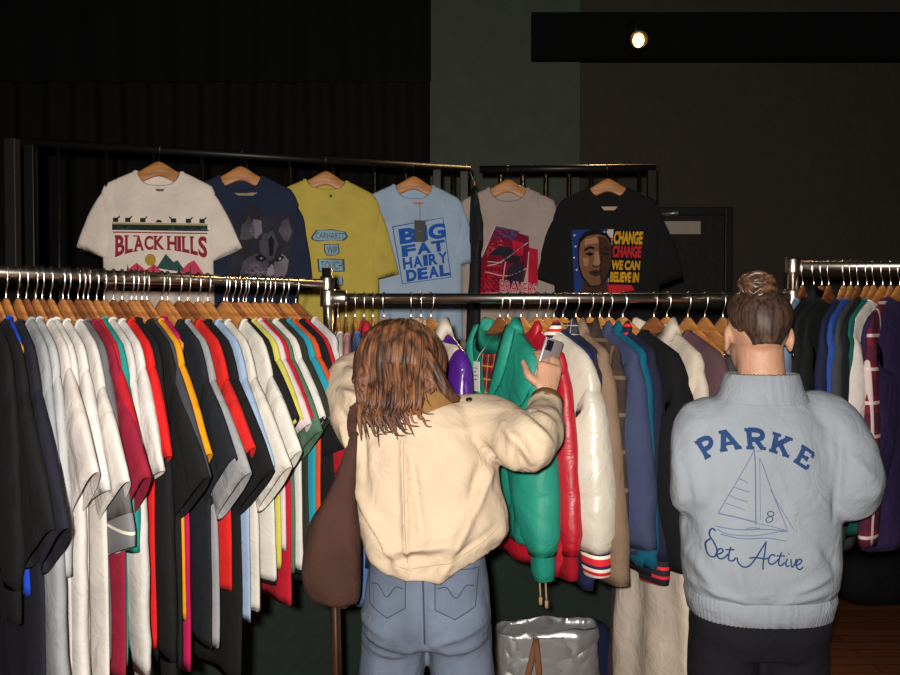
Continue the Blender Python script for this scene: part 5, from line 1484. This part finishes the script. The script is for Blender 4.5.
pr.lay('lettering', bv, M8, body, 0.0036, 0.008)
pr = PX(k, o); pr.P([(599,208),(615,208),(612,211.5),(602,211.5)]); pr.lay('neck_label', bv, fabric((196,160,130)), body, 0.003)
# a dark shirt hung behind, between the light blue and the grey ones
hang_rail(466, pa, pb, 92, 'tee', fabric((40,42,44)), 'dark shirt squeezed behind', 'dark shirt squeezed between the light blue and warm grey shirts on the stage railing', L=0.74)

# ------------------------------------------------------------------ details on the middle rail
t, body, g = TEAL
ALB[0] = 0.67  # same flash-falloff darkening for rail details and floor bags
bv = bvh_mesh(body.data)
pr = Print(); pr.poly([(-0.075, -0.085), (0.085, -0.085), (0.06, -0.16), (0.025, -0.26), (0.0, -0.30), (-0.03, -0.24), (-0.065, -0.15)])
pr.lay('lining', bv, REDPL, body, 0.003, 0.012, label='red tartan lining at the open neck')
pr = Print(); pr.stroke([(0.0, -0.29), (0.012, -0.42), (0.010, -0.70)], 0.010, sub=4); pr.stroke([(0.012, -0.29), (0.024, -0.42), (0.022, -0.70)], 0.004, 0, 4)
pr.lay('placket', bv, fabric((14, 98, 84), 0.7), body, 0.003, 0.015)
TEALM = fabric((36,160,136), 0.6, 0.1, spec=0.4)
for s in (1, -1):
    bm = bm_new(); rings = []
    P0 = [(s*0.090, -0.030, -0.078), (s*0.090, -0.050, -0.13), (s*0.065, -0.056, -0.20), (s*0.020, -0.052, -0.285)]
    P1 = [(s*0.132, -0.026, -0.088), (s*0.138, -0.050, -0.16), (s*0.100, -0.054, -0.235), (s*0.024, -0.050, -0.30)]
    a, b = catmull(P0, 4), catmull(P1, 4)
    for u, v in zip(a, b): rings.append([u, (u+v)/2 + V((0, -0.006, 0)), v, v + V((0, 0.007, 0)), (u+v)/2 + V((0, 0.002, 0)), u + V((0, 0.006, 0))])
    loft(bm, rings); obj('lapel', bm, TEALM, body)
bm = bm_new(); add_box(bm, (-0.022, -0.076, -0.272), (0.018, -0.0745, -0.185), 0.0006); tg = obj('price_tag', bm, plain('white_card', (222, 218, 208), 0.6), t, False, 'white paper price tag')
bm = bm_new()
for i, w in enumerate((.022, .014, .024, .018)): add_box(bm, (-0.017, -0.0768, -0.206 - i*0.011), (-0.017+w, -0.0762, -0.203 - i*0.011))
obj('tag_print', bm, plain('tag_ink', (90, 90, 92), 0.7), tg, False)
bm = bm_new(); tube(bm, [(-0.002, -0.0752, -0.187), (0.000, -0.066, -0.165), (0.002, -0.050, -0.145)], 0.0008, 6, 3); obj('string', bm, plain('white_string', (200, 196, 188), 0.8), tg)

t, body, g = PURPLE
bv = bvh_mesh(body.data)
pr = Print(); pr.poly([(-0.11, -0.10), (0.20, -0.135), (0.17, -0.20), (0.11, -0.31), (0.05, -0.39), (0.0, -0.42), (-0.06, -0.30)])
pr.lay('lining', bv, fabric((226,212,192), 0.8), body, 0.004, 0.012, label='cream lining at the open front')
t, body, g = REDJ
hz = -0.10 - g.L
for x in (0.12, 0.15):
    bm = bm_new(); tube(bm, [(x, -0.01, hz + 0.03), (x+0.004, -0.014, hz-0.03), (x+0.006, -0.012, hz-0.09)], 0.0025, 8, 3)
    tube(bm, [(x+0.006, -0.012, hz-0.085), (x+0.006, -0.012, hz-0.105)], 0.005, 10); obj('drawcord', bm, fabric((190, 158, 118)), body)

# ------------------------------------------------------------------ bags on the floor
SILV = plain('silver_foil', (176, 176, 178), 0.3, 0.6)
a, b = at(493, 640, 2.85), at(606, 640, 2.85); ztop = at(550, 638, 2.85).z
cxs, hw = (a.x+b.x)/2, (b.x-a.x)/2
bag = thing('shopping_bag', 'crinkled silver foil bag with brown handle, on the floor below the teal jacket', 'bag', (cxs, 2.95, 0))
bm = bm_new(); rings = []
for kq in range(26):
    f = kq/25; z = 0.002 + (ztop-0.002)*f
    rings.append([V((q.x, q.y, z + (0.018*N3(q.x*9, q.y*9, 3) + 0.012*(1 if q.x > -0.1 else 0) if kq == 25 else 0))) for q in ering(V((0, 0, 0)), V((hw*(1.0 - 0.06*f), 0, 0)), V((0, 0.13*(1-0.45*f), 0)), 72, 4)])
inner = [[V((q.x*0.96, q.y*0.93, q.z)) for q in r] for r in reversed(rings[4:])]
loft(bm, rings + inner)
displace(bm, lambda p, n: (0.018*abs(N3(p.x*9+2, p.y*9, p.z*8)) + 0.010*abs(N3(p.x*22, p.y*22, p.z*20)) + 0.004*N3(p.x*50, p.y*50, p.z*45)) - 0.008 if p.z > 0.02 else 0)
obj('body', bm, SILV, bag)
HND = fabric((150, 100, 66), 0.7)
p0, p1, p2 = at(536, 640, 2.80), at(539, 690, 2.78), at(518, 700, 2.78)
bm = bm_new(); oq = V((cxs, 2.95, 0))
for q0, q1 in ((p0, p1), (p0, p2)): tube(bm, [q0-oq+V((0, .0, .005)), (q0+q1)/2-oq+V((0, -.035, 0)), q1-oq], [0.010, 0.011, 0.010], 10, 4, flat=0.3, side=(1, 0, 0))
obj('handle', bm, HND, bag, True, 'brown leather handle')
nb = at(603, 668, 3.0)
nv = thing('sack', 'navy cloth sack leaning behind the silver foil bag', 'bag', (nb.x, 3.12, 0))
bm = bm_new(); loft(bm, [[V((q.x + 0.01*N3(q.x*12, z*9, 1), q.y, z)) for q in ering(V((-0.02*z, 0, z)), V((w, 0, 0)), V((0, w*0.8, 0)), 28, 2.5)] for z, w in ((0.001, .09), (.05, .105), (.18, .10), (.30, .085), (.37, .06), (.40, .03))])
displace(bm, lambda p, n: 0.008*N3(p.x*14, p.y*14, p.z*12) if p.z > 0.02 else 0); obj('body', bm, fabric((34, 42, 78)), nv)
bm = bm_new(); tube(bm, [(-.02, 0, .385), (-.01, 0, .40), (0.01, 0, .385)], [.012, .016, .012], 12, 4); obj('tie', bm, fabric((24, 28, 50)), nv)
def duffel(px, pyb, dd, L, H, yaw, label, rgb=(30, 30, 32)):
    p = at(px, pyb, dd); t = thing('duffel_bag', label, 'bag', (p.x, dd, 0), yaw)
    bm = bm_new(); rings = []
    for i in range(19):
        f = i/18; x = (f-.5)*L; e = (1 - abs(2*f-1)**5); 
        rings.append([V((x, q.y, max(0.001, q.z))) for q in ering(V((x, 0, H*0.5)), V((0, H*0.62*(0.55+.45*e), 0)), V((0, 0, H*0.5*(0.6+.4*e))), 36, 2.8)])
    loft(bm, rings); displace(bm, lambda q, n: 0.018*N3(q.x*7+px, q.y*7, q.z*7) if q.z > 0.03 else 0); o = obj('body', bm, fabric(rgb, 0.8), t)
    for y in (-0.10, 0.10):
        bm = bm_new(); tube(bm, [(-.12, y*1.4, H*.72), (-.10, y, H*1.02), (0, y*.5, H*1.22), (.10, y, H*1.02), (.12, y*1.4, H*.72)], 0.014, 10, 5, flat=0.35, side=(0, 1, 0)); obj('handle', bm, fabric((22, 22, 24), 0.7), t)
    bm = bm_new(); tube(bm, [(-L*.36, 0, H*.985), (0, 0, H*1.01), (L*.36, 0, H*.985)], 0.006, 8, 4); obj('zip', bm, plain('zip_dark', (50, 50, 52), 0.4, 0.6), t)
duffel(880, 600, 4.5, 0.62, 0.32, 0.15, 'bulky black duffel bag on the wooden floor behind the blue sweatshirt')
duffel(845, 590, 5.0, 0.50, 0.26, -0.35, 'smaller black duffel bag further back on the wooden floor', (36, 35, 36))
# ------------------------------------------------------------------ light
def area(name, loc, rot, size, power, color):
    d = bpy.data.lights.new(name, 'AREA'); d.shape = 'DISK'; d.size = size; d.energy = power; d.color = color
    o = bpy.data.objects.new(name, d); o.location = loc; o.rotation_euler = rot; COL.objects.link(o); return o
area('camera_flash', (-0.045, -0.10, CAM_Z + 0.065), (PI/2 - PITCH, 0, 0), 0.045, 86, (1.0, 0.94, 0.87))
d = bpy.data.lights.new('spotlight_beam', 'SPOT'); d.energy = 90; d.color = (1.0, 0.62, 0.28); d.spot_size = math.radians(100); d.spot_blend = 0.5; d.shadow_soft_size = 0.04
o = bpy.data.objects.new('spotlight_beam', d); o.location = lp + V((0, -0.06, 0)); COL.objects.link(o)
tgt = V((0.2, 2.3, 1.6)); dirv = (tgt - o.location); o.rotation_euler = dirv.to_track_quat('-Z', 'Y').to_euler()
w = bpy.data.worlds.new('world'); SC.world = w; w.use_nodes = True
w.node_tree.nodes['Background'].inputs['Color'].default_value = (0.9, 0.8, 0.7, 1); w.node_tree.nodes['Background'].inputs['Strength'].default_value = 0.01
vs = SC.view_settings
vs.view_transform = 'Standard'; vs.look = 'None'; vs.gamma = 1.0; vs.use_curve_mapping = False; vs.exposure = 0.0
